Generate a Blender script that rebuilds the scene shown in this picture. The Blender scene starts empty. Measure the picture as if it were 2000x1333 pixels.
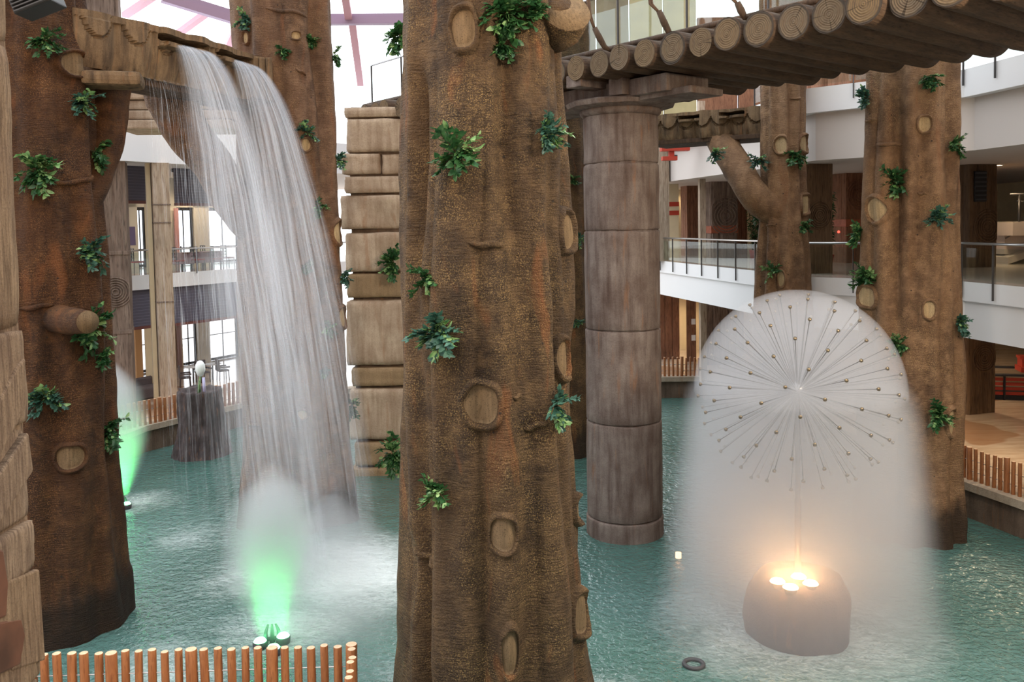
import bpy, bmesh, math, random
from mathutils import Vector, Matrix, noise
R = math.radians
PI = math.pi
random.seed(7)
SC = bpy.context.scene
COL = SC.collection
E = 7.9            # eye height over the pool water
FPX = 1700.0
F1, F2, F3 = 0.9, 6.1, 11.88   # storey floors
# ------------------------------------------------------------------ camera
cam_d = bpy.data.cameras.new('camera')
cam = bpy.data.objects.new('camera', cam_d); COL.objects.link(cam)
cam_d.sensor_width = 36.0
cam_d.lens = 36.0 * FPX / 2000.0
SHIFT = -0.0718
cam_d.shift_y = SHIFT
cam_d.clip_start = 0.05; cam_d.clip_end = 500
CR = Matrix.Rotation(R(90) - 0.05, 3, 'X') @ Matrix.Rotation(-0.018, 3, 'Z')
cam.matrix_world = Matrix.Translation((0, 0, E)) @ CR.to_4x4()
SC.camera = cam
C0 = Vector((0, 0, E))
def ray(px, py):
    u = (px - 1000) / FPX
    v = (666.5 - py) / FPX + SHIFT * 2000 / FPX
    return (CR @ Vector((u, v, -1))).normalized()
def P(px, py, d):
    "point seen at pixel px,py at depth d (metres along +Y)"
    r = ray(px, py)
    return C0 + r * (d / r.y)
def PZ(px, py, z):
    r = ray(px, py)
    return C0 + r * ((z - E) / r.z)
def PX(px, d, z):
    "point at depth d and height z whose image column is px"
    py = 600
    for _ in range(6):
        p = P(px, py, d)
        q = P(px, py + 1, d)
        py += (z - p.z) / (q.z - p.z)
    p = P(px, py, d); p.z = z
    return p
# ------------------------------------------------------------------ tagging
def tag(o, label=None, cat=None, group=None, kind=None):
    if label: o['label'] = label
    if cat: o['category'] = cat
    if group: o['group'] = group
    if kind: o['kind'] = kind
    return o
def empty(name, loc=(0, 0, 0), rz=0.0):
    o = bpy.data.objects.new(name, None); COL.objects.link(o)
    o.location = loc; o.rotation_euler = (0, 0, rz)
    o.empty_display_size = 0.2
    return o
def mk(name, verts, faces, mats, parent=None, smooth=True, midx=None, uvs=None, loc=None, rot=None):
    "one mesh object; verts are in the parent's local frame unless loc is given"
    me = bpy.data.meshes.new(name)
    me.from_pydata([tuple(v) for v in verts], [], faces)
    if not isinstance(mats, (list, tuple)): mats = [mats]
    for m in mats: me.materials.append(m)
    if midx: me.polygons.foreach_set('material_index', midx)
    if smooth: me.polygons.foreach_set('use_smooth', [True] * len(me.polygons))
    if uvs:
        ul = me.uv_layers.new(name='UVMap')
        li = [0.0] * (2 * len(me.loops))
        for k, l in enumerate(me.loops):
            u = uvs[l.vertex_index]; li[2 * k] = u[0]; li[2 * k + 1] = u[1]
        ul.data.foreach_set('uv', li)
    me.update()
    o = bpy.data.objects.new(name, me); COL.objects.link(o)
    if parent is not None: o.parent = parent
    if loc is not None: o.location = loc
    if rot is not None: o.rotation_euler = rot
    return o
class MB:
    "collects boxes, tubes, prisms into one mesh"
    def __init__(s): s.v = []; s.f = []; s.m = []
    def add(s, v, f, m=0):
        b = len(s.v); s.v += [Vector(x) for x in v]
        s.f += [tuple(i + b for i in q) for q in f]; s.m += [m] * len(f)
    def box(s, c, size, rz=0.0, m=0, rot=None, bev=0.0):
        hx, hy, hz = size[0] / 2, size[1] / 2, size[2] / 2
        M = rot if rot is not None else Matrix.Rotation(rz, 3, 'Z')
        c = Vector(c)
        if bev <= 0:
            v = [c + M @ Vector((x * hx, y * hy, z * hz)) for x in (-1, 1) for y in (-1, 1) for z in (-1, 1)]
            s.add(v, [(0, 1, 3, 2), (4, 6, 7, 5), (0, 4, 5, 1), (2, 3, 7, 6), (0, 2, 6, 4), (1, 5, 7, 3)], m)
        else:
            b = min(bev, hx * .9, hy * .9, hz * .9)
            bm = bmesh.new(); bmesh.ops.create_cube(bm, size=1)
            for q in bm.verts: q.co = Vector((q.co.x * 2 * hx, q.co.y * 2 * hy, q.co.z * 2 * hz))
            bmesh.ops.bevel(bm, geom=bm.edges[:], offset=b, segments=2, affect='EDGES', profile=.6)
            bm.verts.index_update()
            s.add([c + M @ q.co for q in bm.verts], [tuple(q.index for q in f.verts) for f in bm.faces], m)
            bm.free()
    def tube(s, pts, r, n=8, m=0, cap=True, r2=None):
        pts = [Vector(p) for p in pts]
        rs = r if isinstance(r, (list, tuple)) else [r] * len(pts)
        b = []
        up = Vector((0, 0, 1))
        t0 = (pts[1] - pts[0]).normalized()
        if abs(t0.z) > .95: up = Vector((1, 0, 0))
        a = t0.cross(up).normalized()
        vs = []
        for i, p in enumerate(pts):
            t = (pts[min(i + 1, len(pts) - 1)] - pts[max(i - 1, 0)])
            if t.length < 1e-9: t = t0.copy()
            t.normalize()
            a = (a - t * a.dot(t)).normalized(); bb = t.cross(a)
            for k in range(n):
                an = 2 * PI * k / n
                vs.append(p + (a * math.cos(an) + bb * math.sin(an)) * rs[i])
        f = []
        for i in range(len(pts) - 1):
            for k in range(n):
                k2 = (k + 1) % n
                f.append((i * n + k, i * n + k2, (i + 1) * n + k2, (i + 1) * n + k))
        if cap:
            f.append(tuple(range(n - 1, -1, -1))); f.append(tuple((len(pts) - 1) * n + k for k in range(n)))
        s.add(vs, f, m)
    def prism(s, poly, z0, z1, m=0, mtop=None):
        "poly: list of (x,y), counter-clockwise"
        n = len(poly)
        ar = sum(poly[i][0] * poly[(i + 1) % n][1] - poly[(i + 1) % n][0] * poly[i][1] for i in range(n))
        if ar < 0: poly = poly[::-1]
        v = [Vector((p[0], p[1], z0)) for p in poly] + [Vector((p[0], p[1], z1)) for p in poly]
        f = [tuple(range(n - 1, -1, -1))]
        s.add(v, f + [(i, (i + 1) % n, n + (i + 1) % n, n + i) for i in range(n)], m)
        s.add(v[n:], [tuple(range(n))], m if mtop is None else mtop)
    def lathe(s, prof, c=(0, 0, 0), n=24, m=0, cap=True):
        c = Vector(c); vs = []; f = []
        for (r, z) in prof:
            for k in range(n):
                a = 2 * PI * k / n
                vs.append(c + Vector((r * math.cos(a), r * math.sin(a), z)))
        for i in range(len(prof) - 1):
            for k in range(n):
                k2 = (k + 1) % n
                f.append((i * n + k, i * n + k2, (i + 1) * n + k2, (i + 1) * n + k))
        if cap:
            f.append(tuple(range(n - 1, -1, -1))); f.append(tuple((len(prof) - 1) * n + k for k in range(n)))
        s.add(vs, f, m)
    def build(s, name, mats, parent=None, smooth=False, loc=None, rot=None, local=False):
        v = s.v
        if local and parent is not None:
            L = parent.location; v = [p - L for p in v]
        return mk(name, v, s.f, mats, parent, smooth, s.m, None, loc, rot)
# ------------------------------------------------------------------ materials
MATS = {}
class NT:
    def __init__(s, name):
        s.m = bpy.data.materials.new(name); s.m.use_nodes = True
        s.t = s.m.node_tree; s.n = s.t.nodes; s.l = s.t.links
        s.n.clear(); MATS[name] = s.m
        s.out = s.n.new('ShaderNodeOutputMaterial')
    def new(s, typ, **kw):
        q = s.n.new(typ)
        for k, v in kw.items():
            if k in q.inputs: s.set(q.inputs[k], v)
            else: setattr(q, k, v)
        return q
    def set(s, inp, v):
        if isinstance(v, bpy.types.NodeSocket): s.l.new(v, inp)
        else: inp.default_value = v
    def coord(s, kind='Object', scale=(1, 1, 1), rot=(0, 0, 0), loc=(0, 0, 0)):
        tc = s.n.new('ShaderNodeTexCoord'); mp = s.n.new('ShaderNodeMapping')
        s.l.new(tc.outputs[kind], mp.inputs['Vector'])
        mp.inputs['Scale'].default_value = scale; mp.inputs['Rotation'].default_value = rot
        mp.inputs['Location'].default_value = loc
        return mp.outputs['Vector']
    def noise(s, vec, scale=5, detail=4, rough=.55, dist=0.0, out='Fac'):
        q = s.n.new('ShaderNodeTexNoise')
        s.l.new(vec, q.inputs['Vector'])
        q.inputs['Scale'].default_value = scale; q.inputs['Detail'].default_value = detail
        q.inputs['Roughness'].default_value = rough; q.inputs['Distortion'].default_value = dist
        return q.outputs[out]
    def ramp(s, fac, stops, interp='LINEAR'):
        q = s.n.new('ShaderNodeValToRGB'); s.l.new(fac, q.inputs['Fac'])
        cr = q.color_ramp; cr.interpolation = interp
        while len(cr.elements) < len(stops): cr.elements.new(.5)
        for e, (p, c) in zip(cr.elements, stops):
            e.position = p
            if isinstance(c, (int, float)): c = (c, c, c)
            e.color = (c[0], c[1], c[2], 1)
        return q.outputs['Color']
    def mix(s, fac, a, b, mode='MIX'):
        q = s.n.new('ShaderNodeMix'); q.data_type = 'RGBA'; q.blend_type = mode
        s.set(q.inputs[0], fac)
        for inp, v in ((q.inputs[6], a), (q.inputs[7], b)):
            if isinstance(v, tuple) and len(v) == 3: v = (*v, 1)
            s.set(inp, v)
        return q.outputs[2]
    def math(s, op, a, b=0.0, c=0.0, clamp=False):
        q = s.n.new('ShaderNodeMath'); q.operation = op; q.use_clamp = clamp
        s.set(q.inputs[0], a); s.set(q.inputs[1], b); s.set(q.inputs[2], c)
        return q.outputs[0]
    def bump(s, h, strength=.5, dist=.05):
        q = s.n.new('ShaderNodeBump'); s.l.new(h, q.inputs['Height'])
        q.inputs['Strength'].default_value = strength; q.inputs['Distance'].default_value = dist
        return q.outputs['Normal']
    def bsdf(s, color, rough=.7, metal=0.0, normal=None, spec=.5, **kw):
        b = s.n.new('ShaderNodeBsdfPrincipled')
        if isinstance(color, tuple) and len(color) == 3: color = (*color, 1)
        s.set(b.inputs['Base Color'], color); s.set(b.inputs['Roughness'], rough)
        b.inputs['Metallic'].default_value = metal
        s.set(b.inputs['Specular IOR Level'], spec)
        if normal is not None: s.l.new(normal, b.inputs['Normal'])
        for k, v in kw.items(): s.set(b.inputs[k.replace('_', ' ')], v)
        s.l.new(b.outputs[0], s.out.inputs['Surface'])
        return b
def simple(name, color, rough=.6, metal=0.0, nz=0.0, nscale=6, bumps=0.0, spec=.4):
    t = NT(name)
    v = t.coord()
    c = color; nrm = None
    if nz > 0:
        n = t.noise(v, nscale, 5)
        c = t.mix(t.ramp(n, [(.3, 0), (.7, 1)]), tuple(x * (1 - nz) for x in color), tuple(min(1, x * (1 + nz)) for x in color))
    if bumps > 0: nrm = t.bump(t.noise(v, nscale * 3, 5), bumps, .03)
    t.bsdf(c, rough, metal, nrm, spec)
    return t.m
def bark(name, dark, mid, light, orange=.5, seedv=0.0, speck=(.55, .36, .15)):
    t = NT(name)
    v = t.coord(loc=(seedv, seedv, 0))
    vs = t.coord(scale=(1, 1, .25), loc=(seedv, 0, 0))
    vh = t.coord(scale=(1, 1, 6), loc=(seedv, 0, 0))
    big = t.noise(vs, 1.6, 5, .6)
    c = t.mix(t.ramp(big, [(.30, 0), (.68, 1)]), dark, mid)
    mid2 = t.noise(v, 3.5, 5, .65)
    c = t.mix(t.ramp(mid2, [(.45, 0), (.72, .85)]), c, light)
    # rusty streaks
    o = t.noise(vs, 2.6, 3, .5, .6)
    c = t.mix(t.ramp(o, [(.60, 0), (.72, orange)]), c, (.25, .085, .025))
    # speckle paint
    s1 = t.noise(v, 55, 3, .7)
    s2 = t.noise(v, 1.1, 3, .6)
    sm = t.math('MULTIPLY', t.ramp(s1, [(.52, 0), (.62, 1)]), t.ramp(s2, [(.40, .08), (.66, .75)]))
    c = t.mix(sm, c, speck)
    s3 = t.noise(v, 90, 2, .6)
    c = t.mix(t.ramp(s3, [(.56, 0), (.66, .6)]), c, tuple(x * .35 for x in dark))
    # much darker toward the base, upper edge broken by noise
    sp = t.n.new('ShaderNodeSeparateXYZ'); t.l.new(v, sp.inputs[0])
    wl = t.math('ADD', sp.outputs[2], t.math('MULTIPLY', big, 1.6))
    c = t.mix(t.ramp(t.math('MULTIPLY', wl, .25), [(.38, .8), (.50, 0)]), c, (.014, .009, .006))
    # small dark pocks
    vo = t.new('ShaderNodeTexVoronoi'); t.l.new(v, vo.inputs['Vector']); vo.inputs['Scale'].default_value = 3.2
    c = t.mix(t.ramp(vo.outputs['Distance'], [(.045, .9), (.08, 0)]), c, (.02, .014, .01))
    h1 = t.noise(vh, 6, 5, .6); h2 = t.noise(v, 45, 3, .6)
    h = t.math('ADD', t.math('MULTIPLY', h1, .8), t.math('MULTIPLY', h2, .45))
    t.bsdf(c, .72, 0, t.bump(h, .9, .06), .3)
    return t.m
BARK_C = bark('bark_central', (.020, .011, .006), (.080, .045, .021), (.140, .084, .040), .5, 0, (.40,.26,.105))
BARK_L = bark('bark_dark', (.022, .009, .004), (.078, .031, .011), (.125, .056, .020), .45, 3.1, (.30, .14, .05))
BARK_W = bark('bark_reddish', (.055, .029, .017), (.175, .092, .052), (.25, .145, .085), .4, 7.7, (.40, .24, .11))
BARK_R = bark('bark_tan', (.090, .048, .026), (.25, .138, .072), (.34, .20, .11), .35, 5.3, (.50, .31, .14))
def scar(name, col):
    t = NT(name); v = t.coord(scale=(9, 9, .9)); v2 = t.coord()
    n = t.noise(v, 2.2, 5, .6); n2 = t.noise(v2, 60, 2, .6)
    c = t.mix(t.ramp(n, [(.3, 0), (.7, 1)]), tuple(x * .6 for x in col), col)
    c = t.mix(t.ramp(n2, [(.58, 0), (.68, .8)]), c, tuple(x * .2 for x in col))
    t.bsdf(c, .8, 0, t.bump(n, .5, .03), .2); return t.m
SCAR_C = scar('scar_wood', (.20, .135, .075))
SCAR_L = scar('scar_pale', (.50, .36, .20))
def stone(name, base, light, dark, streak=.6, seedv=0.0, sc=1.0, blotch=.35):
    t = NT(name); v = t.coord(loc=(seedv, 0, seedv), scale=(sc, sc, sc)); vs = t.coord(scale=(3 * sc, 3 * sc, .35 * sc), loc=(seedv, 0, 0))
    a = t.noise(v, 1.5, 6, .62); b = t.noise(vs, 1.7, 5, .6); g = t.noise(v, 38, 3, .7)
    c = t.mix(t.ramp(a, [(.32, 0), (.68, 1)]), base, light)
    c = t.mix(t.ramp(b, [(.42, 0), (.70, streak)]), c, dark)
    c = t.mix(t.ramp(g, [(.5, 0), (.72, blotch)]), c, tuple(x * .4 for x in dark))
    o = t.noise(vs, 2.3, 3, .5, .4)
    c = t.mix(t.ramp(o, [(.60, 0), (.74, .4)]), c, (.28, .12, .045))
    h = t.math('ADD', t.math('MULTIPLY', a, .8), t.math('MULTIPLY', t.noise(v, 22, 5, .65), .4))
    t.bsdf(c, .8, 0, t.bump(h, .6, .06), .25); return t.m
STONE_COL = stone('stone_grey_brown', (.135, .095, .078), (.245, .195, .168), (.065, .036, .026), .75, 1.0)
STONE_BLK = stone('stone_sand', (.37, .275, .20), (.56, .45, .34), (.19, .11, .06), .6, 4.0, .8, .3)
STONE_BLK2 = stone('stone_sand_brown', (.27, .185, .105), (.37, .26, .15), (.13, .08, .045), .45, 6.0)
STONE_DK = stone('rock_dark_wet', (.055, .042, .042), (.11, .085, .085), (.02, .015, .016), .6, 2.0, 2.0)
STONE_DOME = stone('rock_brown_wet', (.075, .055, .055), (.12, .09, .085), (.04, .03, .03), .5, 9.0)
STONE_FLUME = stone('stone_flume_tan', (.155, .10, .056), (.25, .165, .092), (.04, .026, .018), .85, 8.0, 1.3)
STONE_KERB = stone('stone_kerb', (.34, .27, .20), (.46, .38, .29), (.15, .10, .07), .3, 3.0, 1.0)
STONE_POOL = stone('stone_pool_wall', (.12, .08, .055), (.2, .14, .1), (.05, .035, .025), .6, 3.0, 1.0)
def wood(name, a, b, dark, scale=1.0, zs=.12, bumpv=.8, seedv=0.0, rough=.75, rot=(0, 0, 0)):
    t = NT(name); v = t.coord(scale=(scale * 7, scale * 7, scale * 7 * zs), loc=(seedv,) * 3, rot=rot); v2 = t.coord(loc=(seedv,) * 3)
    n = t.noise(v, 1.3, 6, .62, .3); n2 = t.noise(v, 4.5, 4, .6)
    c = t.mix(t.ramp(n, [(.30, 0), (.68, 1)]), a, b)
    c = t.mix(t.ramp(n2, [(.52, 0), (.68, .75)]), c, dark)
    c = t.mix(t.ramp(t.noise(v2, 1.0, 3), [(.5, 0), (.7, .4)]), c, tuple(x * .55 for x in a))
    t.bsdf(c, rough, 0, t.bump(n, bumpv, .05), .3); return t.m
LOG_SIDE = wood('log_side', (.046, .026, .015), (.098, .056, .031), (.020, .011, .007), 1.0, .15)
WOOD_GREY = wood('carved_wood_grey', (.16, .11, .085), (.30, .225, .18), (.055, .038, .03), .7, .1)
WOOD_PALE = wood('carved_wood_pale', (.36, .27, .19), (.55, .44, .34), (.20, .12, .08), .7, .1, seedv=3)
WOOD_RED = wood('carved_wood_red', (.21, .095, .055), (.31, .15, .085), (.10, .045, .028), .7, .15, seedv=5)
WOOD_DKBR = wood('carved_wood_dark_brown', (.10, .058, .032), (.17, .105, .06), (.045, .025, .015), .7, .12, seedv=8)
POLE_WOOD = wood('pole_wood', (.24, .085, .030), (.36, .15, .058), (.15, .05, .02), 1.5, .12, .2, seedv=2, rough=.45)
POLE_END = simple('pole_end_wood', (.58, .40, .26), .6, nz=.2, nscale=25)
def log_end():
    t = NT('log_end_rings')
    tc = t.n.new('ShaderNodeTexCoord'); oi = t.n.new('ShaderNodeObjectInfo')
    sep = t.n.new('ShaderNodeSeparateXYZ'); t.l.new(tc.outputs['Object'], sep.inputs[0])
    n = t.noise(tc.outputs['Object'], 5, 3)
    r = t.math('SQRT', t.math('ADD', t.math('POWER', sep.outputs[0], 2.0), t.math('POWER', sep.outputs[1], 2.0)))
    r = t.math('ADD', r, t.math('MULTIPLY', n, .06))
    w = t.math('SINE', t.math('MULTIPLY', r, 150.0))
    w2 = t.math('SINE', t.math('MULTIPLY', r, 47.0))
    k = t.math('ADD', t.math('MULTIPLY', w, .22), t.math('ADD', t.math('MULTIPLY', w2, .18), .55))
    base = t.mix(oi.outputs['Random'], (.18, .12, .062), (.15, .115, .08))
    c = t.mix(k, (.13, .085, .05), base)
    ang = t.math('ARCTAN2', sep.outputs[1], sep.outputs[0])
    ck = t.noise(t.new('ShaderNodeCombineXYZ', X=ang, Y=oi.outputs['Random']).outputs[0], 3.5, 2)
    c = t.mix(t.ramp(ck, [(.62, 0), (.66, .8)]), c, (.03, .02, .012))
    c = t.mix(t.ramp(t.noise(tc.outputs['Object'], 9, 4), [(.5, 0), (.75, .6)]), c, (.07, .045, .03))
    c = t.mix(t.ramp(r, [(.30, 0), (.345, .9)]), c, (.045, .036, .03))
    t.bsdf(c, .85, 0, t.bump(k, .8, .02), .2); return t.m
LOG_END = log_end()
WHITE = simple('white_paint', (.88, .88, .90), .5)
SOFFIT_SHADE = simple('soffit_warm_shade', (.66, .60, .565), .65)  # white paint with its warm shade put into the colour
BEIGE = simple('beige_plaster', (.52, .45, .40), .7, nz=.04, nscale=2)
CREAM = simple('cream_plaster', (.72, .60, .40), .7, nz=.05, nscale=2)
CREAM_W = simple('pale_cream_plaster', (.76, .75, .68), .7)
YELLOWW = simple('yellowish_wall', (.46, .40, .22), .75, nz=.12, nscale=1.5)
REDPAINT = simple('red_paint', (.50, .055, .03), .5)
REDBR = simple('red_brown_band', (.36, .11, .06), .6, nz=.2)
BLACK = simple('black_metal', (.012, .012, .014), .45)
DKGREY = simple('dark_grey_metal', (.05, .05, .055), .5)
STEEL = simple('brushed_steel', (.55, .54, .54), .28, 1.0)
STEELD = simple('steel_dull', (.10, .095, .095), .4, .8)
BRASS = simple('brass', (.20, .15, .09), .35, .9)
ROOFSTEEL = simple('roof_steel_mauve', (.40, .28, .40), .5)
ROOFPINK = simple('roof_rafter_pink', (.75, .42, .50), .5)
LEAFT = simple('twig_brown', (.10, .065, .03), .8)
ROPE = simple('rope_brown', (.12, .07, .045), .85, nz=.3, nscale=20, bumps=.5)
SOIL = simple('dark_soil', (.03, .02, .012), .9)
DARKFAB = simple('woven_chair_grey', (.10, .075, .075), .7, nz=.3, nscale=40)
REDFAB = simple('red_upholstery', (.40, .07, .06), .7)
TABLECLOTH = simple('mauve_tablecloth', (.50, .33, .38), .8)
def leafmat(name, a, b):
    t = NT(name)
    oi = t.coord('Object')
    n = t.noise(oi, 9, 2)
    c = t.mix(t.ramp(n, [(.35, 0), (.65, 1)]), a, b)
    bs = t.bsdf(c, .42, 0, None, .5)
    tr = t.new('ShaderNodeBsdfTranslucent'); t.l.new(c, tr.inputs['Color'])
    mx = t.new('ShaderNodeMixShader'); mx.inputs[0].default_value = .25
    t.l.new(bs.outputs[0], mx.inputs[1]); t.l.new(tr.outputs[0], mx.inputs[2])
    t.l.new(mx.outputs[0], t.out.inputs['Surface']); return t.m
LEAF = leafmat('leaf_green', (.018, .068, .024), (.05, .155, .048))
LEAF2 = leafmat('leaf_blue_green', (.025, .085, .06), (.08, .19, .14))
LEAF3 = leafmat('leaf_bright', (.10, .26, .07), (.34, .50, .22))
def glass(name, tint=(.92, .97, .95), refl=.06):
    t = NT(name)
    tr = t.new('ShaderNodeBsdfTransparent'); tr.inputs[0].default_value = (*tint, 1)
    gl = t.new('ShaderNodeBsdfGlossy'); gl.inputs['Roughness'].default_value = .02
    mx = t.new('ShaderNodeMixShader'); mx.inputs[0].default_value = refl
    t.l.new(tr.outputs[0], mx.inputs[1]); t.l.new(gl.outputs[0], mx.inputs[2])
    t.l.new(mx.outputs[0], t.out.inputs['Surface']); return t.m
GLASS = glass('rail_glass')
GLASS_ROOF = glass('roof_glass', (.97, .98, 1.0), .04)
def emis(name, col, st):
    t = NT(name); e = t.new('ShaderNodeEmission'); e.inputs[0].default_value = (*col, 1); e.inputs[1].default_value = st
    t.l.new(e.outputs[0], t.out.inputs['Surface']); return t.m
LAMP_WARM = emis('lamp_warm', (1, .82, .55), 9)
LAMP_GREEN = emis('lamp_green', (.15, 1, .35), 22)
LAMP_ORANGE = emis('lamp_orange', (1, .55, .2), 30)
LAMP_RED = emis('lamp_red', (1, .08, .05), 3)
def blind():
    t = NT('roller_blind_dark'); v = t.coord(); v2 = t.coord(scale=(1, 1, 1))
    w = t.new('ShaderNodeTexWave', wave_type='BANDS', bands_direction='Z'); t.l.new(v, w.inputs[0]); w.inputs['Scale'].default_value = 2.6
    c = t.mix(t.ramp(w.outputs['Fac'], [(.0, 1), (.08, 0)]), (.10, .095, .13), (.19, .185, .25))
    c = t.mix(t.ramp(t.noise(v2, 3, 3), [(.4, 0), (.7, .6)]), c, (.13, .115, .14))
    t.bsdf(c, .7, 0, None, .2); return t.m
BLIND = blind()
def marble():
    t = NT('polished_floor'); v = t.coord(); vs = t.coord(scale=(.5, 3, 1), rot=(0, 0, .6))
    n = t.noise(vs, 1.6, 6, .62, .6); n2 = t.noise(v, .22, 2)
    c = t.mix(t.ramp(n, [(.35, 0), (.65, 1)]), (.46, .34, .25), (.62, .51, .40))
    c = t.mix(t.ramp(n2, [(.53, 0), (.545, .75)]), c, (.36, .19, .10))
    t.bsdf(c, .12, 0, None, .6); return t.m
FLOORM = marble()
FLOORM2 = simple('polished_floor_upper', (.50, .42, .36), .15, nz=.1, nscale=3, spec=.6)
# ================================================================== tree trunks
def interp(prof, z):
    if z <= prof[0][0]: return prof[0][1]
    for (a, ra), (b, rb) in zip(prof, prof[1:]):
        if z <= b:
            t = (z - a) / (b - a); t = t * t * (3 - 2 * t)
            return ra + (rb - ra) * t
    return prof[-1][1]
class Trunk:
    """a fluted artificial tree trunk: phi is measured from the side facing -Y, positive toward +X"""
    def __init__(s, key, label, base, prof, grooves, mat, scarmat, seed, z0=-.6, z1=16, nth=150, nz=150, amp=1.0, nfl=8, fla=1.0):
        s.nfl = nfl; s.fla = fla
        s.key = key; s.x, s.y = base; s.prof = prof; s.gr = grooves; s.seed = seed; s.amp = amp
        s.root = empty('artificial_tree', (s.x, s.y, 0)); tag(s.root, label, 'tree')
        s.mat = mat; s.scarmat = scarmat; s.z0 = z0; s.z1 = z1
        vs = []; f = []
        for j in range(nz + 1):
            z = z0 + (z1 - z0) * j / nz
            for i in range(nth):
                a = 2 * PI * i / nth
                r = s.rad(a, z)
                vs.append((r * math.sin(a), -r * math.cos(a), z))
        for j in range(nz):
            for i in range(nth):
                i2 = (i + 1) % nth
                f.append((j * nth + i, j * nth + i2, (j + 1) * nth + i2, (j + 1) * nth + i))
        f.append(tuple(nz * nth + i for i in range(nth)))
        s.body = mk('bark', vs, f, mat, s.root)
    def rad(s, a, z):
        Rr = interp(s.prof, z); q = s.seed
        ph = s.nfl * .5 * a + .35 * math.sin(z * .33 + q) + .12 * math.sin(z * 1.1 + 2 * q)
        ph2 = s.nfl * a + q + .3 * math.sin(z * .5)
        Rr += .115 * s.fla * (abs(math.sin(ph)) ** .8 - .62) * (.8 + .35 * math.sin(z * .45 + a * 2 + q))
        Rr += .03 * s.fla * math.sin(ph2)
        for k, (g, w, d, za, zb) in enumerate(s.gr):
            ga = R(g) + .07 * math.sin(z * .55 + k * 1.7 + q) + .03 * math.sin(z * 1.6 + k)
            dd = (a - ga + PI) % (2 * PI) - PI
            ww = R(w) * 1.25
            if abs(dd) > 3.2 * ww: continue
            fade = min(1, max(0, (z - za) / .8)) * min(1, max(0, (zb - z) / .8))
            m = .75 + .35 * math.sin(z * .8 + k * 2.1 + q)
            Rr -= 1.5 * d * m * fade * math.exp(-(dd / ww) ** 2)
        sa, ca = math.sin(a), math.cos(a)
        Rr += s.amp * .07 * noise.noise(Vector((sa * 1.6 + q, ca * 1.6, z * .3)))
        Rr += s.amp * .05 * noise.noise(Vector((sa * 4 + q, ca * 4 + 5, z * .22)))
        Rr += s.amp * .022 * noise.noise(Vector((sa * 5, ca * 5 + q, z * 2.2)))
        return Rr
    def pt(s, a, z, off=0.0):
        r = s.rad(a, z) + off
        return Vector((r * math.sin(a), -r * math.cos(a), z))
    def hit(s, px, py):
        "angle and height where the pixel's ray meets the trunk (clamped to the silhouette)"
        r = ray(px, py); best = None
        t = (s.y - 2.5) / r.y
        ax = Vector((s.x, s.y)); bd = 1e9
        for _ in range(600):
            p = C0 + r * t
            dx, dy = p.x - s.x, p.y - s.y
            a = math.atan2(dx, -dy); dist = math.hypot(dx, dy)
            rr = s.rad(a, p.z)
            if dist - rr < bd: bd = dist - rr; best = (a, p.z)
            if dist <= rr: return a, p.z
            t += .01
            if p.y > s.y + 1: break
        return best
    def scar(s, px, py, w, h, mat=None, lip=True):
        "a pruned-branch scar: a pale oval plate with a raised bark lip; w,h half sizes in pixels"
        a0, z0 = s.hit(px, py)
        d = s.y - math.cos(a0) * s.rad(a0, z0)
        hw, hh = w * d / FPX, h * d / FPX
        r0 = s.rad(a0, z0)
        cs = max(.35, math.cos(a0 - math.atan2(-s.x, s.y) * 0))
        hw = min(hw / cs, r0 * .8)
        n, m = 28, 9; vs = []; f = []; mi = []
        prof = [(0, .012), (.35, .014), (.7, .010), (.88, .0), (.93, .05), (1.04, .062), (1.16, .035), (1.30, -.03)]
        sd = px * .37 + py * .11
        for (rho, off) in prof:
            for k in range(n):
                t = 2 * PI * k / n
                wob = 1 + .13 * noise.noise(Vector((math.cos(t) * 1.3, math.sin(t) * 1.3, sd)))
                sx = math.copysign(abs(math.cos(t)) ** .9, math.cos(t)); sy = math.copysign(abs(math.sin(t)) ** .9, math.sin(t))
                a = a0 + rho * hw * wob * sx / r0
                z = z0 + rho * hh * wob * sy
                o = off
                if rho > .9: o = off * (1.0 + .5 * math.sin(t) ** 2 + .4 * noise.noise(Vector((t * 2, sd, 1))))
                vs.append(s.pt(a, z, o + .012))
        for j in range(len(prof) - 1):
            for k in range(n):
                k2 = (k + 1) % n
                f.append((j * n + k, j * n + k2, (j + 1) * n + k2, (j + 1) * n + k)); mi.append(0 if j < 3 else 1)
        mk('branch_scar', vs, f, [mat or s.scarmat, s.mat], s.root, True, mi)['label'] = 'pale pruned branch scar with raised bark lip'
    def sliver(s, px, py, w, tilt=0.0):
        "a thin ridge of bark lying across the trunk"
        a0, z0 = s.hit(px, py); r0 = s.rad(a0, z0)
        d = s.y - math.cos(a0) * r0
        hw = w * d / FPX / max(.4, math.cos(a0)); pts = []; rs = []
        for k in range(9):
            t = k / 8 * 2 - 1
            pts.append(s.pt(a0 + t * hw / r0, z0 + tilt * t * hw + .015 * math.sin(5 * t), .012)); rs.append(.006 + .045 * math.sqrt(max(0, 1 - t * t)) * (1 if w > 14 else .7))
        mb = MB(); mb.tube(pts, rs, 8); mb.build('bark_ridge', s.mat, s.root, True)
def trunk_at(px, py, d):
    p = P(px, py, d); return (p.x, p.y)
TR = {}
def zt(py, px, d): return P(px, py, d).z
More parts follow.
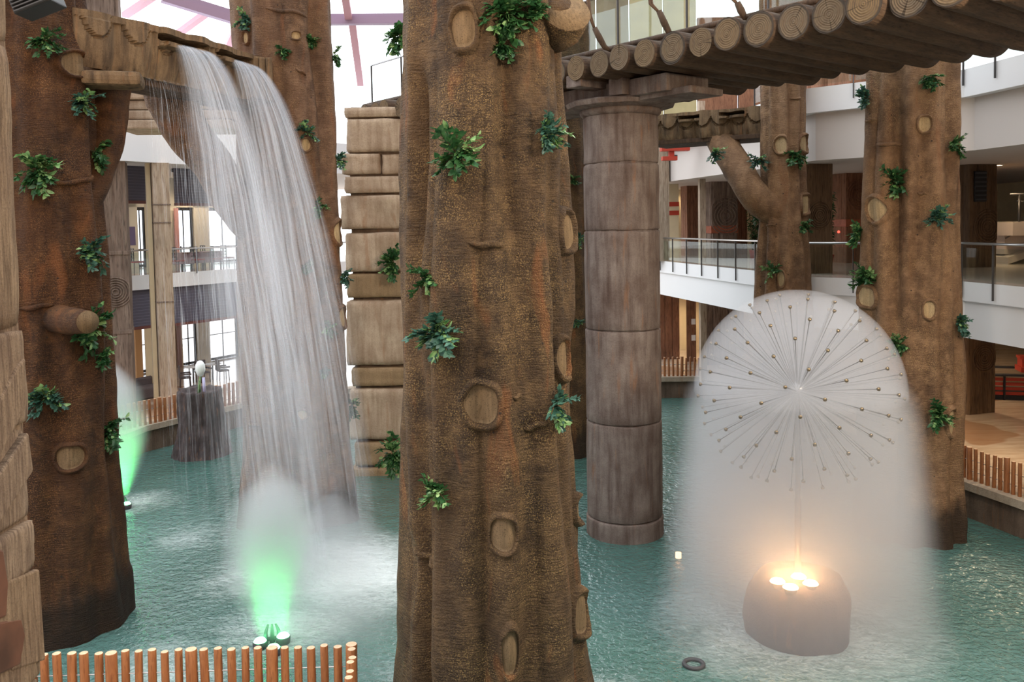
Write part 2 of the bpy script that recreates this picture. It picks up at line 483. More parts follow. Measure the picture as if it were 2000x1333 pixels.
# central trunk
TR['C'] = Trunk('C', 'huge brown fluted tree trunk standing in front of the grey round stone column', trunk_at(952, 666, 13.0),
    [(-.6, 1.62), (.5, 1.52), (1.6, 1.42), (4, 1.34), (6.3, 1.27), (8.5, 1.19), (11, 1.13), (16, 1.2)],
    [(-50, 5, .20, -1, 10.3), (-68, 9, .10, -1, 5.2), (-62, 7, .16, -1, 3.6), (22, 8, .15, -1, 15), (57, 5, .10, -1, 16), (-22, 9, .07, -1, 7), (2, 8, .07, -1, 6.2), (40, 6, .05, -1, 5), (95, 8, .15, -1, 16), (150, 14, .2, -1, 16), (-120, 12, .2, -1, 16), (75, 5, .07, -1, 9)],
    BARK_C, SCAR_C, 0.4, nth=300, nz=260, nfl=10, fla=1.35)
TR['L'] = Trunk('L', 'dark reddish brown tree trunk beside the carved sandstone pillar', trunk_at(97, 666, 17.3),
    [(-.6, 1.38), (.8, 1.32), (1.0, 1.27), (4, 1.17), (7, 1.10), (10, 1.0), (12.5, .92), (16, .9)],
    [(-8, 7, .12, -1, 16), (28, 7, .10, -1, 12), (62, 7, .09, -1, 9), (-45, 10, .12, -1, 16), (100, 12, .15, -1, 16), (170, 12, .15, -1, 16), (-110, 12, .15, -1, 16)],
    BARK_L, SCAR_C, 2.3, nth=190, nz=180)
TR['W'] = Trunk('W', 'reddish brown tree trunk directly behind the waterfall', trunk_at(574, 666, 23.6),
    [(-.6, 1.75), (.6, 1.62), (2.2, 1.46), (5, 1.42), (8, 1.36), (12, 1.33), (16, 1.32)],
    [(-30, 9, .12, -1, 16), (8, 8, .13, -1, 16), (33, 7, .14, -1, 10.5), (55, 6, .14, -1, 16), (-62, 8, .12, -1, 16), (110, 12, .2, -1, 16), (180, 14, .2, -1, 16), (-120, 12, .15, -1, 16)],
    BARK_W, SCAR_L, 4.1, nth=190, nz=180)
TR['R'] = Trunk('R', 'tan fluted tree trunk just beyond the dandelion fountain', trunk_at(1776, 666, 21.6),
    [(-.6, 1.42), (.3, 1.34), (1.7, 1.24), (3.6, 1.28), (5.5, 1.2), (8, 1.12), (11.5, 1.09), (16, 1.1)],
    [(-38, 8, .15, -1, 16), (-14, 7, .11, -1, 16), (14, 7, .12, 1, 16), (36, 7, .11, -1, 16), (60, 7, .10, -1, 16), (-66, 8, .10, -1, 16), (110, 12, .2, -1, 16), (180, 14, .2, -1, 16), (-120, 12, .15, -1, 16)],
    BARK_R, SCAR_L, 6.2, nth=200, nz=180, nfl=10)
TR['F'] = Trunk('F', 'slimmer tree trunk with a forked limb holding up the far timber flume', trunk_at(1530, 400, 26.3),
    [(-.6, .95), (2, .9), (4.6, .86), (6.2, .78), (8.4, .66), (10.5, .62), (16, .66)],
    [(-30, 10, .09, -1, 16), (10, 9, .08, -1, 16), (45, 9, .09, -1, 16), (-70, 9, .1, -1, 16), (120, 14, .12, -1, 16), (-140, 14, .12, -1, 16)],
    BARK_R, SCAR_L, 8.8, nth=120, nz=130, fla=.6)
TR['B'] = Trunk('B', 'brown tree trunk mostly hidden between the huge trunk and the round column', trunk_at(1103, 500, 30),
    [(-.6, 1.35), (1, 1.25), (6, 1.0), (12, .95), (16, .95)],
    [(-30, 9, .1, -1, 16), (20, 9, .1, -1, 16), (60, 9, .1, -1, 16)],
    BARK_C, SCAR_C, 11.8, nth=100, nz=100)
for a in [(905, 55, 26, 42), (942, 790, 35, 42), (982, 1045, 28, 40), (997, 1278, 20, 50), (1098, 452, 8, 40), (1098, 700, 8, 40), (1133, 1200, 10, 46), (1129, 995, 7, 28)]:
    TR['C'].scar(*a)
for a in [(952, 478, 36, -.06), (1040, 832, 18, .25), (838, 1085, 20, -.35), (1010, 775, 10, .1)]: TR['C'].sliver(*a)
for a in [(146, 125, 11, 24), (138, 895, 21, 26)]: TR['L'].scar(*a)
for a in [(72, 600, 30, .1), (147, 355, 20, .15), (178, 348, 8, .3)]: TR['L'].sliver(*a)
for a in [(482, 75, 6, 13), (578, 70, 8, 8), (597, 283, 9, 13), (660, 455, 5, 24), (668, 620, 5, 22), (590, 810, 8, 10)]: TR['W'].scar(*a)
for a in [(588, 140, 10, -.4), (560, 345, 9, 0), (602, 475, 6, -.4), (500, 830, 16, .1), (560, 22, 40, -.15)]: TR['W'].sliver(*a)
for a in [(1804, 243, 12, 16), (1710, 410, 10, 26), (1812, 605, 10, 19), (1858, 825, 13, 27), (1695, 580, 9, 21)]: TR['R'].scar(*a)
for a in [(1735, 282, 16, -.05), (1800, 378, 8, 0), (1700, 235, 6, .1)]: TR['R'].sliver(*a)
for a in [(1525, 284, 10, 17), (1570, 280, 7, 17), (1570, 400, 8, 19), (1525, 545, 7, 16)]: TR['F'].scar(*a)
for a in [(1502, 440, 7, 0), (1560, 192, 14, .02)]: TR['F'].sliver(*a)
# pruned stubs and limbs
def limb(tr, pts, rs, mat, name='limb', endmat=None, n=18):
    mb = MB(); L = tr.root.location
    pts = [Vector(p) - Vector((L.x, L.y, 0)) for p in pts]
    # smooth the centreline
    q = []; qr = []
    for i in range(len(pts) - 1):
        for k in range(6):
            t = k / 6
            p0 = pts[max(i - 1, 0)]; p1 = pts[i]; p2 = pts[i + 1]; p3 = pts[min(i + 2, len(pts) - 1)]
            q.append(.5 * ((2 * p1) + (p2 - p0) * t + (2 * p0 - 5 * p1 + 4 * p2 - p3) * t * t + (3 * p1 - p0 - 3 * p2 + p3) * t ** 3))
            qr.append(rs[i] + (rs[i + 1] - rs[i]) * t)
    q.append(pts[-1]); qr.append(rs[-1])
    mb.tube(q, qr, n)
    for i, v in enumerate(mb.v):
        ring = i // n
        c = q[min(ring, len(q) - 1)]
        d = (v - c); k = 1 + .10 * noise.noise(v * 1.8) + .04 * noise.noise(v * 6)
        mb.v[i] = c + d * k
    o = mb.build(name, [mat, endmat or mat], tr.root, True)
    if endmat: o.data.polygons[len(o.data.polygons) - 1].material_index = 1
    return o
c = TR['C']; L = Vector((c.x, c.y, 0))
limb(c, [L + Vector((.5, -.2, 10.2)), L + Vector((.95, -.25, 10.85)), P(1088, 55, 12.7), P(1105, 20, 12.4)], [.35, .42, .36, .38], BARK_C, 'cut_limb', SCAR_C)
c = TR['L']; p = P(172, 630, 15.95)
limb(c, [Vector((c.x + .35, c.y - .6, p.z)), (p + Vector((c.x + .35, c.y - .6, p.z))) / 2, p], [.3, .26, .22], BARK_L, 'cut_limb', SCAR_C)
c = TR['F']
limb(c, [Vector((c.x, c.y, P(1500, 420, 26.3).z)), P(1478, 385, 26.2), P(1442, 332, 26.8), P(1418, 290, 27.5), P(1405, 262, 28.2), P(1400, 240, 28.4)], [.5, .47, .46, .46, .48, .48], BARK_R, 'forked_limb')
# arms that carry the near flume
c = TR['L']
limb(c, [Vector((c.x + .5, c.y + .2, P(150, 420, 17.5).z)), P(190, 330, 18.0), P(212, 240, 18.3), P(206, 160, 18.4)], [.35, .36, .36, .52], BARK_L, 'supporting_limb')
c = TR['W']
limb(c, [Vector((c.x - .6, c.y, P(500, 480, 23.2).z)), P(455, 395, 22.6), P(415, 320, 22.1), P(365, 255, 21.7), P(335, 195, 21.3), P(330, 165, 21.2)], [.5, .5, .5, .55, .6, .6], BARK_W, 'supporting_limb')
# ================================================================== leafy sprigs
SPR = {}
def sprig(px, py, size, tr, label, droop=.5, mat=None, dense=1.0, at=None, tall=1.0, group=None):
    rnd = random.Random(int(px * 13 + py * 7))
    if at is None:
        a0, z0 = tr.hit(px, py)
        c = tr.pt(a0, z0, .02) + Vector((tr.x, tr.y, 0)); nrm = Vector((math.sin(a0), -math.cos(a0), 0))
        d = c.y
    else:
        c = at; nrm = Vector((0, -1, 0)); d = c.y
    S = size * d / FPX
    root = empty('leaf_sprig', c); tag(root, label, 'artificial foliage', group)
    side = nrm.cross(Vector((0, 0, 1))).normalized()
    lv = []; lf = []; lm = []; tw = MB()
    ns = max(7, int(15 * dense))
    ml = mat or rnd.choice([0, 0, 1])
    for k in range(ns):
        a = rnd.uniform(0, 2 * PI)
        dirv = (side * math.cos(a) + Vector((0, 0, 1)) * (math.sin(a) * tall) + nrm * rnd.uniform(.25, .8)).normalized()
        ln = S * rnd.uniform(.45, 1.12)
        pts = []; p = Vector((0, 0, 0)); dv = dirv.copy()
        nseg = 7
        for j in range(nseg + 1):
            pts.append(p.copy())
            p = p + dv * ln / nseg
            dv = (dv + Vector((0, 0, -1)) * droop * .16 + Vector((rnd.uniform(-.1, .1), rnd.uniform(-.1, .1), rnd.uniform(-.1, .1)))).normalized()
        tw.tube(pts, [.008 * (1 - .6 * j / nseg) + .002 for j in range(nseg + 1)], 5, cap=False)
        bright = rnd.random() < .22
        for j in range(1, nseg + 1):
            for sd in (-1, 1, 0):
                if rnd.random() < .12: continue
                t = (pts[j] - pts[j - 1]).normalized()
                pr = t.cross(Vector((rnd.uniform(-.4, .4), rnd.uniform(-.4, .4), 1))).normalized()
                ld = (t * rnd.uniform(.3, .9) + pr * sd + Vector((0, 0, rnd.uniform(-.55, .25))) + nrm * rnd.uniform(-.1, .5)).normalized()
                LL = rnd.uniform(.75, 1.2) * max(.10, min(.19, S * .34)); W = LL * .27
                up = ld.cross(pr if sd == 0 else t); up = up.normalized() if up.length > 1e-3 else Vector((0, 0, 1))
                wv = ld.cross(up).normalized()
                b = pts[j]; i0 = len(lv)
                mid = b + ld * LL * .45; q3 = b + ld * LL * .78 - up * LL * .05; tip = b + ld * LL - up * LL * .13
                lv += [b, mid + wv * W + up * W * .35, mid - up * .0, mid - wv * W + up * W * .35, q3 + wv * W * .62, q3 - wv * W * .62, tip]
                lf += [(i0, i0 + 1, i0 + 2), (i0, i0 + 2, i0 + 3), (i0 + 1, i0 + 4, i0 + 6, i0 + 2), (i0 + 2, i0 + 6, i0 + 5, i0 + 3)]
                mm = 2 if (bright and rnd.random() < .8) or rnd.random() < .08 else ml
                lm += [mm] * 4
    mk('leaves', lv, lf, [LEAF, LEAF2, LEAF3], root, True, lm)
    tw.build('twig', LEAFT, root, True)
    return root
GR = 'artificial leaf sprigs fixed to the trunks'
CS = [(985, 25, 62, 'large bushy leaf sprig at the top of the huge trunk below its cut limb', .6, 1.5),
      (975, 88, 34, 'leaf sprig hanging just under the largest bushy sprig on the huge trunk', .9, .8),
      (892, 300, 62, 'wide leaf sprig with two pale-leaved shoots on the huge trunk', .5, .9),
      (1066, 262, 46, 'leaf sprig on the right flank of the huge trunk level with the column capital', .6, 1.0),
      (840, 545, 42, 'thin trailing leaf sprig on the groove of the huge trunk above the densest clump', .9, .7),
      (858, 648, 54, 'dense leaf clump beside the deep groove of the huge trunk', .6, 1.3),
      (1082, 790, 44, 'leaf sprig beside the large square bark scar of the huge trunk', .6, .9),
      (856, 962, 40, 'lowest leaf sprig on the huge trunk with pale yellow-green leaves', .5, .9),
      (1045, 18, 26, 'small leaf sprig growing at the foot of the cut limb of the huge trunk', .5, .7)]
for (x, y, s, lab, dr, dn) in CS: sprig(x, y, s, TR['C'], lab, dr, None, dn, group=GR)
LS = [(85, 78, 34, 'topmost leaf sprig on the dark trunk beside the sandstone pillar'),
      (72, 332, 48, 'wide shadowed leaf sprig reaching to the sandstone pillar edge'),
      (158, 200, 36, 'leaf sprig under the uppermost oval scar of the dark trunk'),
      (182, 298, 38, 'leaf sprig on the dark trunk in front of the supporting limb of the flume'),
      (172, 490, 40, 'drooping leaf sprig on the dark trunk in front of the carved timber pillar'),
      (168, 640, 50, 'leaf sprig wreathing the round cut stub of the dark trunk'),
      (196, 697, 20, 'tiny leaf sprig just under the cut stub wreath'),
      (88, 775, 42, 'deeply shadowed leaf sprig in the middle of the dark trunk'),
      (205, 842, 38, 'lowest leaf sprig of the dark trunk seen against the green-lit spray')]
for (x, y, s, lab) in LS: sprig(x, y, s, TR['L'], lab, .6, None, 1.0, group=GR)
WS = [(482, 38, 24, 'leaf sprig above the oval scar at the top of the trunk behind the waterfall'),
      (550, 98, 18, 'small leaf sprig left alone in the upper middle of the trunk behind the waterfall'),
      (604, 80, 18, 'leaf sprig next to the round scar of the trunk behind the waterfall'),
      (662, 108, 20, 'leaf sprig silhouetted against the bright roof glass beside the waterfall trunk'),
      (597, 258, 24, 'leaf sprig right above a small oval scar of the waterfall trunk'),
      (663, 312, 22, 'leaf sprig at the edge of the waterfall trunk beside the sandstone stack'),
      (622, 402, 22, 'leaf sprig between two flutes of the waterfall trunk'),
      (678, 540, 20, 'leaf sprig standing out over the gap by the fourth sandstone block'),
      (598, 518, 13, 'little leaf sprig half hidden by the edge of the falling water'),
      (640, 640, 18, 'dim leaf sprig low on the waterfall trunk'),
      (630, 725, 11, 'tiny leaf sprig wet by the falling water')]
for (x, y, s, lab) in WS: sprig(x, y, s, TR['W'], lab, .6, None, .9, group=GR)
RS = [(1693, 190, 26, 'bluish leaf sprig at the top edge of the tan trunk'),
      (1750, 355, 34, 'largest leaf clump high on the tan trunk above a narrow scar'),
      (1858, 285, 26, 'leaf sprig jutting from the tan trunk against the beige ceiling'),
      (1675, 452, 28, 'round leaf clump on the tan trunk seen against the gallery railing'),
      (1700, 545, 36, 'wide leaf clump above the lowest narrow scar of the tan trunk'),
      (1830, 425, 28, 'dark leaf sprig with a side shoot in the middle of the tan trunk'),
      (1872, 632, 28, 'leaf sprig reaching over the white parapet from the tan trunk'),
      (1755, 672, 24, 'leaf sprig of the tan trunk touching the rim of the water dome'),
      (1832, 808, 32, 'lowest leaf clump of the tan trunk above the water line'),
      (1815, 150, 26, 'leaf sprig under the logs of the bridge on the tan trunk')]
for (x, y, s, lab) in RS: sprig(x, y, s, TR['R'], lab, .45, None, 1.1, group=GR)
FS = [(1552, 305, 24, 'leaf sprig below the two pale scars of the forked trunk'),
      (1480, 418, 18, 'leaf sprig under the fork of the limb'),
      (1565, 440, 20, 'dry-tipped leaf sprig on the forked trunk level with the gallery'),
      (1508, 528, 22, 'leaf sprig at the foot of the forked trunk beside a golden scar')]
for (x, y, s, lab) in FS: sprig(x, y, s, TR['F'], lab, .5, None, .9, group=GR)
sprig(1398, 308, 22, None, 'sparse leaf sprig dangling under the far timber flume', .8, None, .6, at=P(1398, 300, 26.0), group=GR)
sprig(1480, 312, 22, None, 'leaf sprig lying on the top side of the forked limb', .5, None, .8, at=P(1480, 312, 26.0), group=GR)
BS = [(1118, 350, 16, 'little leaf sprig on the hidden trunk under the bridge beam'),
      (1128, 467, 16, 'leaf sprig on the hidden trunk beside the third drum of the column'),
      (1126, 628, 14, 'lowest leaf sprig on the hidden trunk')]
for (x, y, s, lab) in BS: sprig(x, y, s, TR['B'], lab, .5, None, .7, group=GR)
# hanging shoots between the waterfall trunk and the huge trunk
sprig(782, 110, 44, None, 'long hanging vine silhouetted against the roof glass beside the huge trunk', 1.4, None, .9, at=P(782, 70, 17), tall=1.6, group=GR)
sprig(768, 500, 36, None, 'upright leafy shoot in front of the grey sandstone block', .2, None, 1.0, at=P(768, 510, 27.0), tall=1.8, group=GR)
sprig(760, 900, 40, None, 'leafy branch hanging low between the sandstone stack and the huge trunk', 1.0, None, 1.0, at=P(768, 885, 24.5), tall=1.5, group=GR)
sprig(690, 790, 26, None, 'dark leaf sprig against the lowest broad sandstone block', .8, None, .8, at=P(686, 790, 25), tall=1.5, group=GR)
# ================================================================== pool, floors
POOL = [(-2.3, 12.35), (-2.3, 2), (15.5, 2), (14.6, 10), (13.2, 18), (12.3, 21.0), (11.8, 22.5), (10.6, 30), (8.4, 38.5), (6, 38.6), (-3, 40), (-10.9, 34.5),
        (-13.2, 30.7), (-14.4, 24), (-13.2, 16), (-9.2, 12.2)]
def water_mat():
    t = NT('pool_water')
    v = t.coord(); v2 = t.coord(scale=(1, 1.4, 1))
    n1 = t.noise(v2, 2.2, 4, .55, .3); n2 = t.noise(v, 7.5, 3, .5, .6)
    h = t.math('ADD', t.math('MULTIPLY', n1, .5), t.math('MULTIPLY', n2, .42))
    sep = t.n.new('ShaderNodeSeparateXYZ'); t.l.new(v, sep.inputs[0])
    big = t.noise(v, .16, 2)
    base = t.mix(t.ramp(big, [(.35, 0), (.65, 1)]), (.042, .112, .092), (.085, .175, .158))
    # churned foam where water lands: around three landing spots
    foam = None
    for (x, y, r, s) in FOAM:
        q = t.new('ShaderNodeVectorMath', operation='DISTANCE'); t.l.new(v, q.inputs[0]); q.inputs[1].default_value = (x, y, 0)
        m = t.math('SUBTRACT', 1.0, t.math('DIVIDE', q.outputs['Value'], r), clamp=True)
        m = t.math('MULTIPLY', t.math('POWER', m, .8), s)
        foam = m if foam is None else t.math('MAXIMUM', foam, m)
    fn = t.noise(t.coord(scale=(.8, 1.6, 1)), 5.5, 6, .75, 1.2)
    fn2 = t.noise(v, .8, 3, .6)
    ff = t.math('MULTIPLY', foam, t.math('ADD', t.math('MULTIPLY', fn, 1.5), t.math('MULTIPLY', fn2, .7)))
    ff = t.ramp(ff, [(.36, 0), (.95, .95)])
    c = t.mix(ff, base, (.70, .78, .78))
    rg = t.mix(ff, (.05, .05, .05), (.6, .6, .6))
    t.bsdf(c, rg, 0, t.bump(h, 1.0, .13), 1.0)
    return t.m
FOAM = [(-3.6, 19.6, 3.6, .95), (-4.6, 16.9, 2.6, .7), (-6.3, 15.2, 3.0, .55), (5.3, 16.3, 4.4, .72), (-11.0, 25, 2.4, .6), (-5.6, 19.6, 3.4, .6), (-1.8, 15.0, 2.5, .45), (1.6, 14.0, 3.0, .45), (-8.5, 22.0, 4, .45), (-6.2, 13.6, 3.0, .5)]
WATER = water_mat()
mb = MB(); mb.add([(-17, 0, 0), (17, 0, 0), (17, 42, 0), (-17, 42, 0)], [(0, 1, 2, 3)])
tag(mb.build('pool_water', WATER), 'milky green pool water rippling around the trunks', 'water', kind='structure')
mb = MB(); mb.add([(-17, 0, -.62), (17, 0, -.62), (17, 42, -.62), (-17, 42, -.62)], [(0, 1, 2, 3)])
tag(mb.build('pool_floor', STONE_POOL), kind='structure')
n = len(POOL); cen = Vector((0, 22)); vin = [Vector(p) for p in POOL]
def outp(p):
    d = (p - cen).normalized(); return cen + d * 60
vs = [(p.x, p.y, F1) for p in vin] + [(*outp(p), F1) for p in vin]
fl = mk('floor', vs, [(i, n + i, n + (i + 1) % n, (i + 1) % n) for i in range(n)], FLOORM, None, False)
tag(fl, kind='structure')
# pool walls and coping
def offset_in(i, off):
    a = vin[i - 1]; b = vin[i]; c = vin[(i + 1) % n]
    d1 = (b - a).normalized(); d2 = (c - b).normalized()
    n1 = Vector((-d1.y, d1.x)); n2 = Vector((-d2.y, d2.x)); m = (n1 + n2)
    m = m / max(.5, m.dot(n1)) if m.length > 1e-6 else n1
    return b + m * off
ar = sum(vin[i].x * vin[(i + 1) % n].y - vin[(i + 1) % n].x * vin[i].y for i in range(n))
sg = 1 if ar > 0 else -1
mb = MB()
for i in range(n):
    a, b = vin[i], vin[(i + 1) % n]
    mb.add([(a.x, a.y, -.6), (b.x, b.y, -.6), (b.x, b.y, F1 - .1), (a.x, a.y, F1 - .1)], [(0, 1, 2, 3)])
tag(mb.build('wall_pool', STONE_POOL), kind='structure')
mb = MB()
for i in range(n):
    j = (i + 1) % n
    ia, ib = offset_in(i, .12 * sg), offset_in(j, .12 * sg); oa, ob = offset_in(i, -.4 * sg), offset_in(j, -.4 * sg)
    z0, z1 = F1 - .14, F1 + .06
    vv = [(ia.x, ia.y, z0), (ib.x, ib.y, z0), (ob.x, ob.y, z0), (oa.x, oa.y, z0), (ia.x, ia.y, z1), (ib.x, ib.y, z1), (ob.x, ob.y, z1), (oa.x, oa.y, z1)]
    mb.add(vv, [(0, 1, 5, 4), (2, 3, 7, 6), (4, 5, 6, 7), (0, 3, 2, 1)])
tag(mb.build('trim_coping', STONE_KERB), kind='structure')
# ------------------------------------------------------------------ timber pole fences
def pole_fence(pts, spacing, label, height=.80, r=.055, big=6, zb=F1 + .06, seed=1):
    rnd = random.Random(seed)
    p0 = Vector(pts[0]); root = empty('pole_fence', (p0.x, p0.y, zb)); tag(root, label, 'pole fence', 'low timber pole fences around the pool')
    segs = [(Vector(a), Vector(b)) for a, b in zip(pts, pts[1:])]
    acc = 0; k = 0; line = []
    for a, b in segs:
        Ls = (b - a).length
        while acc <= Ls:
            p = a + (b - a) * (acc / Ls)
            rr = r * (1.35 if k % big == 2 else rnd.uniform(.88, 1.05)); h = height * rnd.uniform(.97, 1.03) + (.02 if k % big == 2 else 0)
            m = MB()
            m.lathe([(rr, 0), (rr * 1.02, h * .5), (rr, h - .008), (rr * .92, h)], (0, 0, 0), 14, 0, cap=False)
            m.add([(rr * .92 * math.cos(2 * PI * q / 14), rr * .92 * math.sin(2 * PI * q / 14), h) for q in range(14)], [tuple(range(14))], 1)
            o = m.build('pole', [POLE_WOOD, POLE_END], root, False)
            for q in o.data.polygons:
                if q.material_index == 0: q.use_smooth = True
            o.location = (p.x - p0.x, p.y - p0.y, 0)
            o.rotation_euler = (rnd.uniform(-.02, .02), rnd.uniform(-.02, .02), rnd.uniform(0, 6))
            line.append(Vector((p.x - p0.x, p.y - p0.y, 0)))
            acc += spacing; k += 1
        acc -= Ls
    for hz in (.28, .62):
        m = MB(); m.tube([q + Vector((0, 0, height * hz)) for q in line], .009, 6)
        m.build('tie_rod', STEEL, root, True)
    return root
pole_fence([(-8.6, 12.25), (-2.42, 12.42), (-2.2, 10.4)], .192, 'low fence of round varnished poles along the near pool edge', .84, .062, seed=3)
pole_fence([(11.85, 23.0), (12.45, 21.0), (13.0, 19.2)], .195, 'low pole fence on the pale kerb beside the shiny beige floor', .84, .052, seed=4)
pole_fence([(6.0, 38.75), (8.4, 38.65)], .19, 'short pole fence beyond the round column in front of the dark timber wall', .84, .05, seed=5)
pole_fence([(-13.75, 29.9), (-11.05, 34.35), (-8.2, 36.3)], .21, 'pole fence on the far kerb behind the wet stump', .87, .055, seed=6)
# ================================================================== building on one side (galleries with white parapets)
EG = [(5.6, 46), (6.8, 39.7), (8.6, 30.6), (9.1, 26.9), (12.4, 23.9), (12.8, 21.5), (14.9, 11)]
def gallery(z_top, fascia, zb, name, inset=.07):
    mb = MB(); poly = EG + [(28, 11), (28, 50), (5.6, 50)]
    mb.prism(poly, z_top - fascia, z_top, 0, 1)
    q = [(x + inset, y + inset * .2) for x, y in EG]
    mb.prism(q + [(27.9, 11.2), (27.9, 49.9), (5.9, 49.9)], zb, z_top - fascia, 2 if inset > .2 else 0)
    return tag(mb.build(name, [WHITE, FLOORM2, SOFFIT_SHADE]), kind='structure')
gallery(F2, .53, 4.54, 'floor_gallery')
gallery(F3, .75, 9.69, 'floor_upper_gallery', .32)
def railing(pts, z, label, post_sp=1.35, drop=.42, h=1.05, group='glass gallery railings', endp=True):
    p0 = Vector((pts[0][0], pts[0][1], z)); root = empty('glass_railing', p0); tag(root, label, 'railing', group)
    vv = [Vector((x, y, z)) for x, y in pts]
    m = MB(); m.tube([p + Vector((0, 0, h)) for p in vv], .035, 8); m.build('handrail', STEEL, root, True, local=True)
    for a, b in zip(vv, vv[1:]):
        d = b - a; Ls = d.length; k = max(1, round(Ls / post_sp)); u = d.normalized()
        for i in range(k + 1):
            if i == k and b is not vv[-1]: continue
            p = a + d * (i / k)
            m = MB(); m.box((p.x, p.y, z + (h - drop) / 2 - .02), (.02, .055, h + drop), math.atan2(u.y, u.x)); m.build('post', STEELD, root, local=True)
        for i in range(k):
            s, e = a + d * ((i + .04) / k), a + d * ((i + .96) / k)
            m = MB(); c = (s + e) / 2
            m.box((c.x, c.y, z + .5), ((e - s).length, .014, .86), math.atan2(u.y, u.x)); m.build('glass_panel', GLASS, root, local=True)
    return root
def eo(i, off=.04):  # railing line just outside the slab edge
    return (EG[i][0] - off, EG[i][1] - off * .3)
railing([eo(1), eo(2), eo(3)], F2, 'glass railing on the white gallery edge between the round column and the forked trunk', 1.5)
railing([eo(3), eo(4)], F2, 'glass railing across the gallery corner beside the forked trunk', 1.5)
railing([eo(4), eo(5), (13.9, 16)], F2, 'glass railing on the gallery edge past the tan trunk', 1.3)
railing([eo(2), eo(3), eo(4), eo(5), (13.9, 16)], F3, 'upper gallery glass railing seen just under the log bridge', 1.6)
# back and side walls, ground floor fronts
mb = MB(); mb.box((17, 49.9, 5.2), (22.8, .2, 9.0)); tag(mb.build('wall_back', CREAM), kind='structure')
mb = MB(); mb.box((27.9, 30, 6), (.2, 40, 12)); tag(mb.build('wall_right', CREAM), kind='structure')
# square pillars of carved timber relief
def pillar(px, d, w, z0, z1, mat, label, rings=None, band=None, rz=.15, dep=None):
    p = PX(px, d, (z0 + z1) / 2)
    root = empty('carved_pillar', (p.x, p.y, z0)); tag(root, label, 'pillar', 'carved timber-relief pillars')
    H = z1 - z0; dp = dep or w
    # shaft: front with vertical grooves
    nn = 28; vs = []; f = []
    prof = []
    per = []
    N = 16
    for (ax, ay, bx, by) in ((-1, -1, 1, -1), (1, -1, 1, 1), (1, 1, -1, 1), (-1, 1, -1, -1)):
        for k in range(N):
            t = k / N; per.append((ax + (bx - ax) * t, ay + (by - ay) * t))
    lev = 14
    for j in range(lev + 1):
        z = H * j / lev
        for k, (x, y) in enumerate(per):
            g = .03 * w * noise.noise(Vector((k * .9, px * .1, z * .25)))+ (.018 * w if (k % 5 == 0) else 0)
            s = 1 - max(0, g) * 2 - (.01 * math.sin(z * 2 + k))
            vs.append((x * w / 2 * s, y * dp / 2 * s, z))
    M = len(per)
    for j in range(lev):
        for k in range(M): f.append((j * M + k, j * M + (k + 1) % M, (j + 1) * M + (k + 1) % M, (j + 1) * M + k))
    f.append(tuple(lev * M + k for k in range(M)))
    o = mk('shaft', vs, f, mat, root, False); root.rotation_euler = (0, 0, rz)
    if rings:  # concentric ring relief
        for (cx, cz, rr) in rings:
            m = MB()
            for q in range(6):
                r1 = rr * (1 - q / 6.2)
                pts = []
                for k in range(33):
                    a = 2 * PI * k / 32; x = cx + r1 * math.cos(a); z = cz + r1 * math.sin(a)
                    x = max(-w / 2 * .97, min(w / 2 * .97, x)); pts.append((x, -dp / 2 - .01, z - z0))
                m.tube(pts, .02 + .012 * rr, 6, cap=False)
            m.build('ring_relief', mat, root, True)
    if band:
        for (zb0, zb1, bm_) in band:
            m = MB(); m.box((0, 0, (zb0 + zb1) / 2 - z0), (w * 1.03, dp * 1.03, zb1 - zb0), bev=.02); m.build('band', bm_, root)
    return root
pillar(1582, 29.0, 1.0, F2, 9.69, WOOD_DKBR, 'dark square pillar on the gallery directly behind the forked trunk', rings=[(0, 8.0, .45)], rz=.3)
pillar(1659, 35.4, 1.1, F2, 9.69, WOOD_RED, 'reddish pillar with curved relief on the gallery between the forked and tan trunks', rings=[(.1, 8.8, .6)], band=[(7.55, 7.85, REDBR)], rz=.25)
pillar(1403, 41, 1.3, F2, 11.1, WOOD_GREY, 'pillar with a round spiral relief on the gallery', rings=[(.1, 8.1, .85)], band=[(7.3, 7.65, REDBR)], rz=.2)
pillar(1350, 45, .80, F2, 9.69, WOOD_RED, 'red-brown carved wall pier beside the cream pier', rz=.2)
pillar(1440, 46, .75, F2, 9.69, WOOD_RED, 'slim red-brown pier behind the forked trunk limb', rz=.2)
pillar(1893, 31, 1.18, F1, 9.69, WOOD_DKBR, 'tall dark brown pillar rising from the shiny floor past the tan trunk', rings=[(.2, 7.5, .6), (.1, 2.9, .5)], rz=.3)
pillar(1371.5, 37.5, .26, F1, 13, WOOD_PALE, 'slender pale post standing in front of the white gallery parapet', rz=.1)
pillar(1292, 39.5, .55, F2, 12.5, WOOD_PALE, 'pale timber post beside the round column at gallery level', rz=.1)
pillar(1612, 33, 1.3, F3, 15, WOOD_RED, 'brown timber pillar on the upper gallery under the logs', rz=.3)
pillar(1668, 30, 1.2, F3, 15, WOOD_RED, 'upper gallery timber pillar next to the bluish leaf sprig', rz=.3)
# cream pier with red bands
p = PX(1310, 42.5, F2); root = empty('wall_pier', p); tag(root, 'cream pier with two red stripes beside the round column', 'pier')
m = MB(); m.box((0, 0, 1.8), (.72, .5, 3.59)); m.build('shaft', CREAM, root)
for z in (2.2, 2.62): m = MB(); m.box((0, 0, z), (.76, .54, .22)); m.build('stripe', REDPAINT, root)
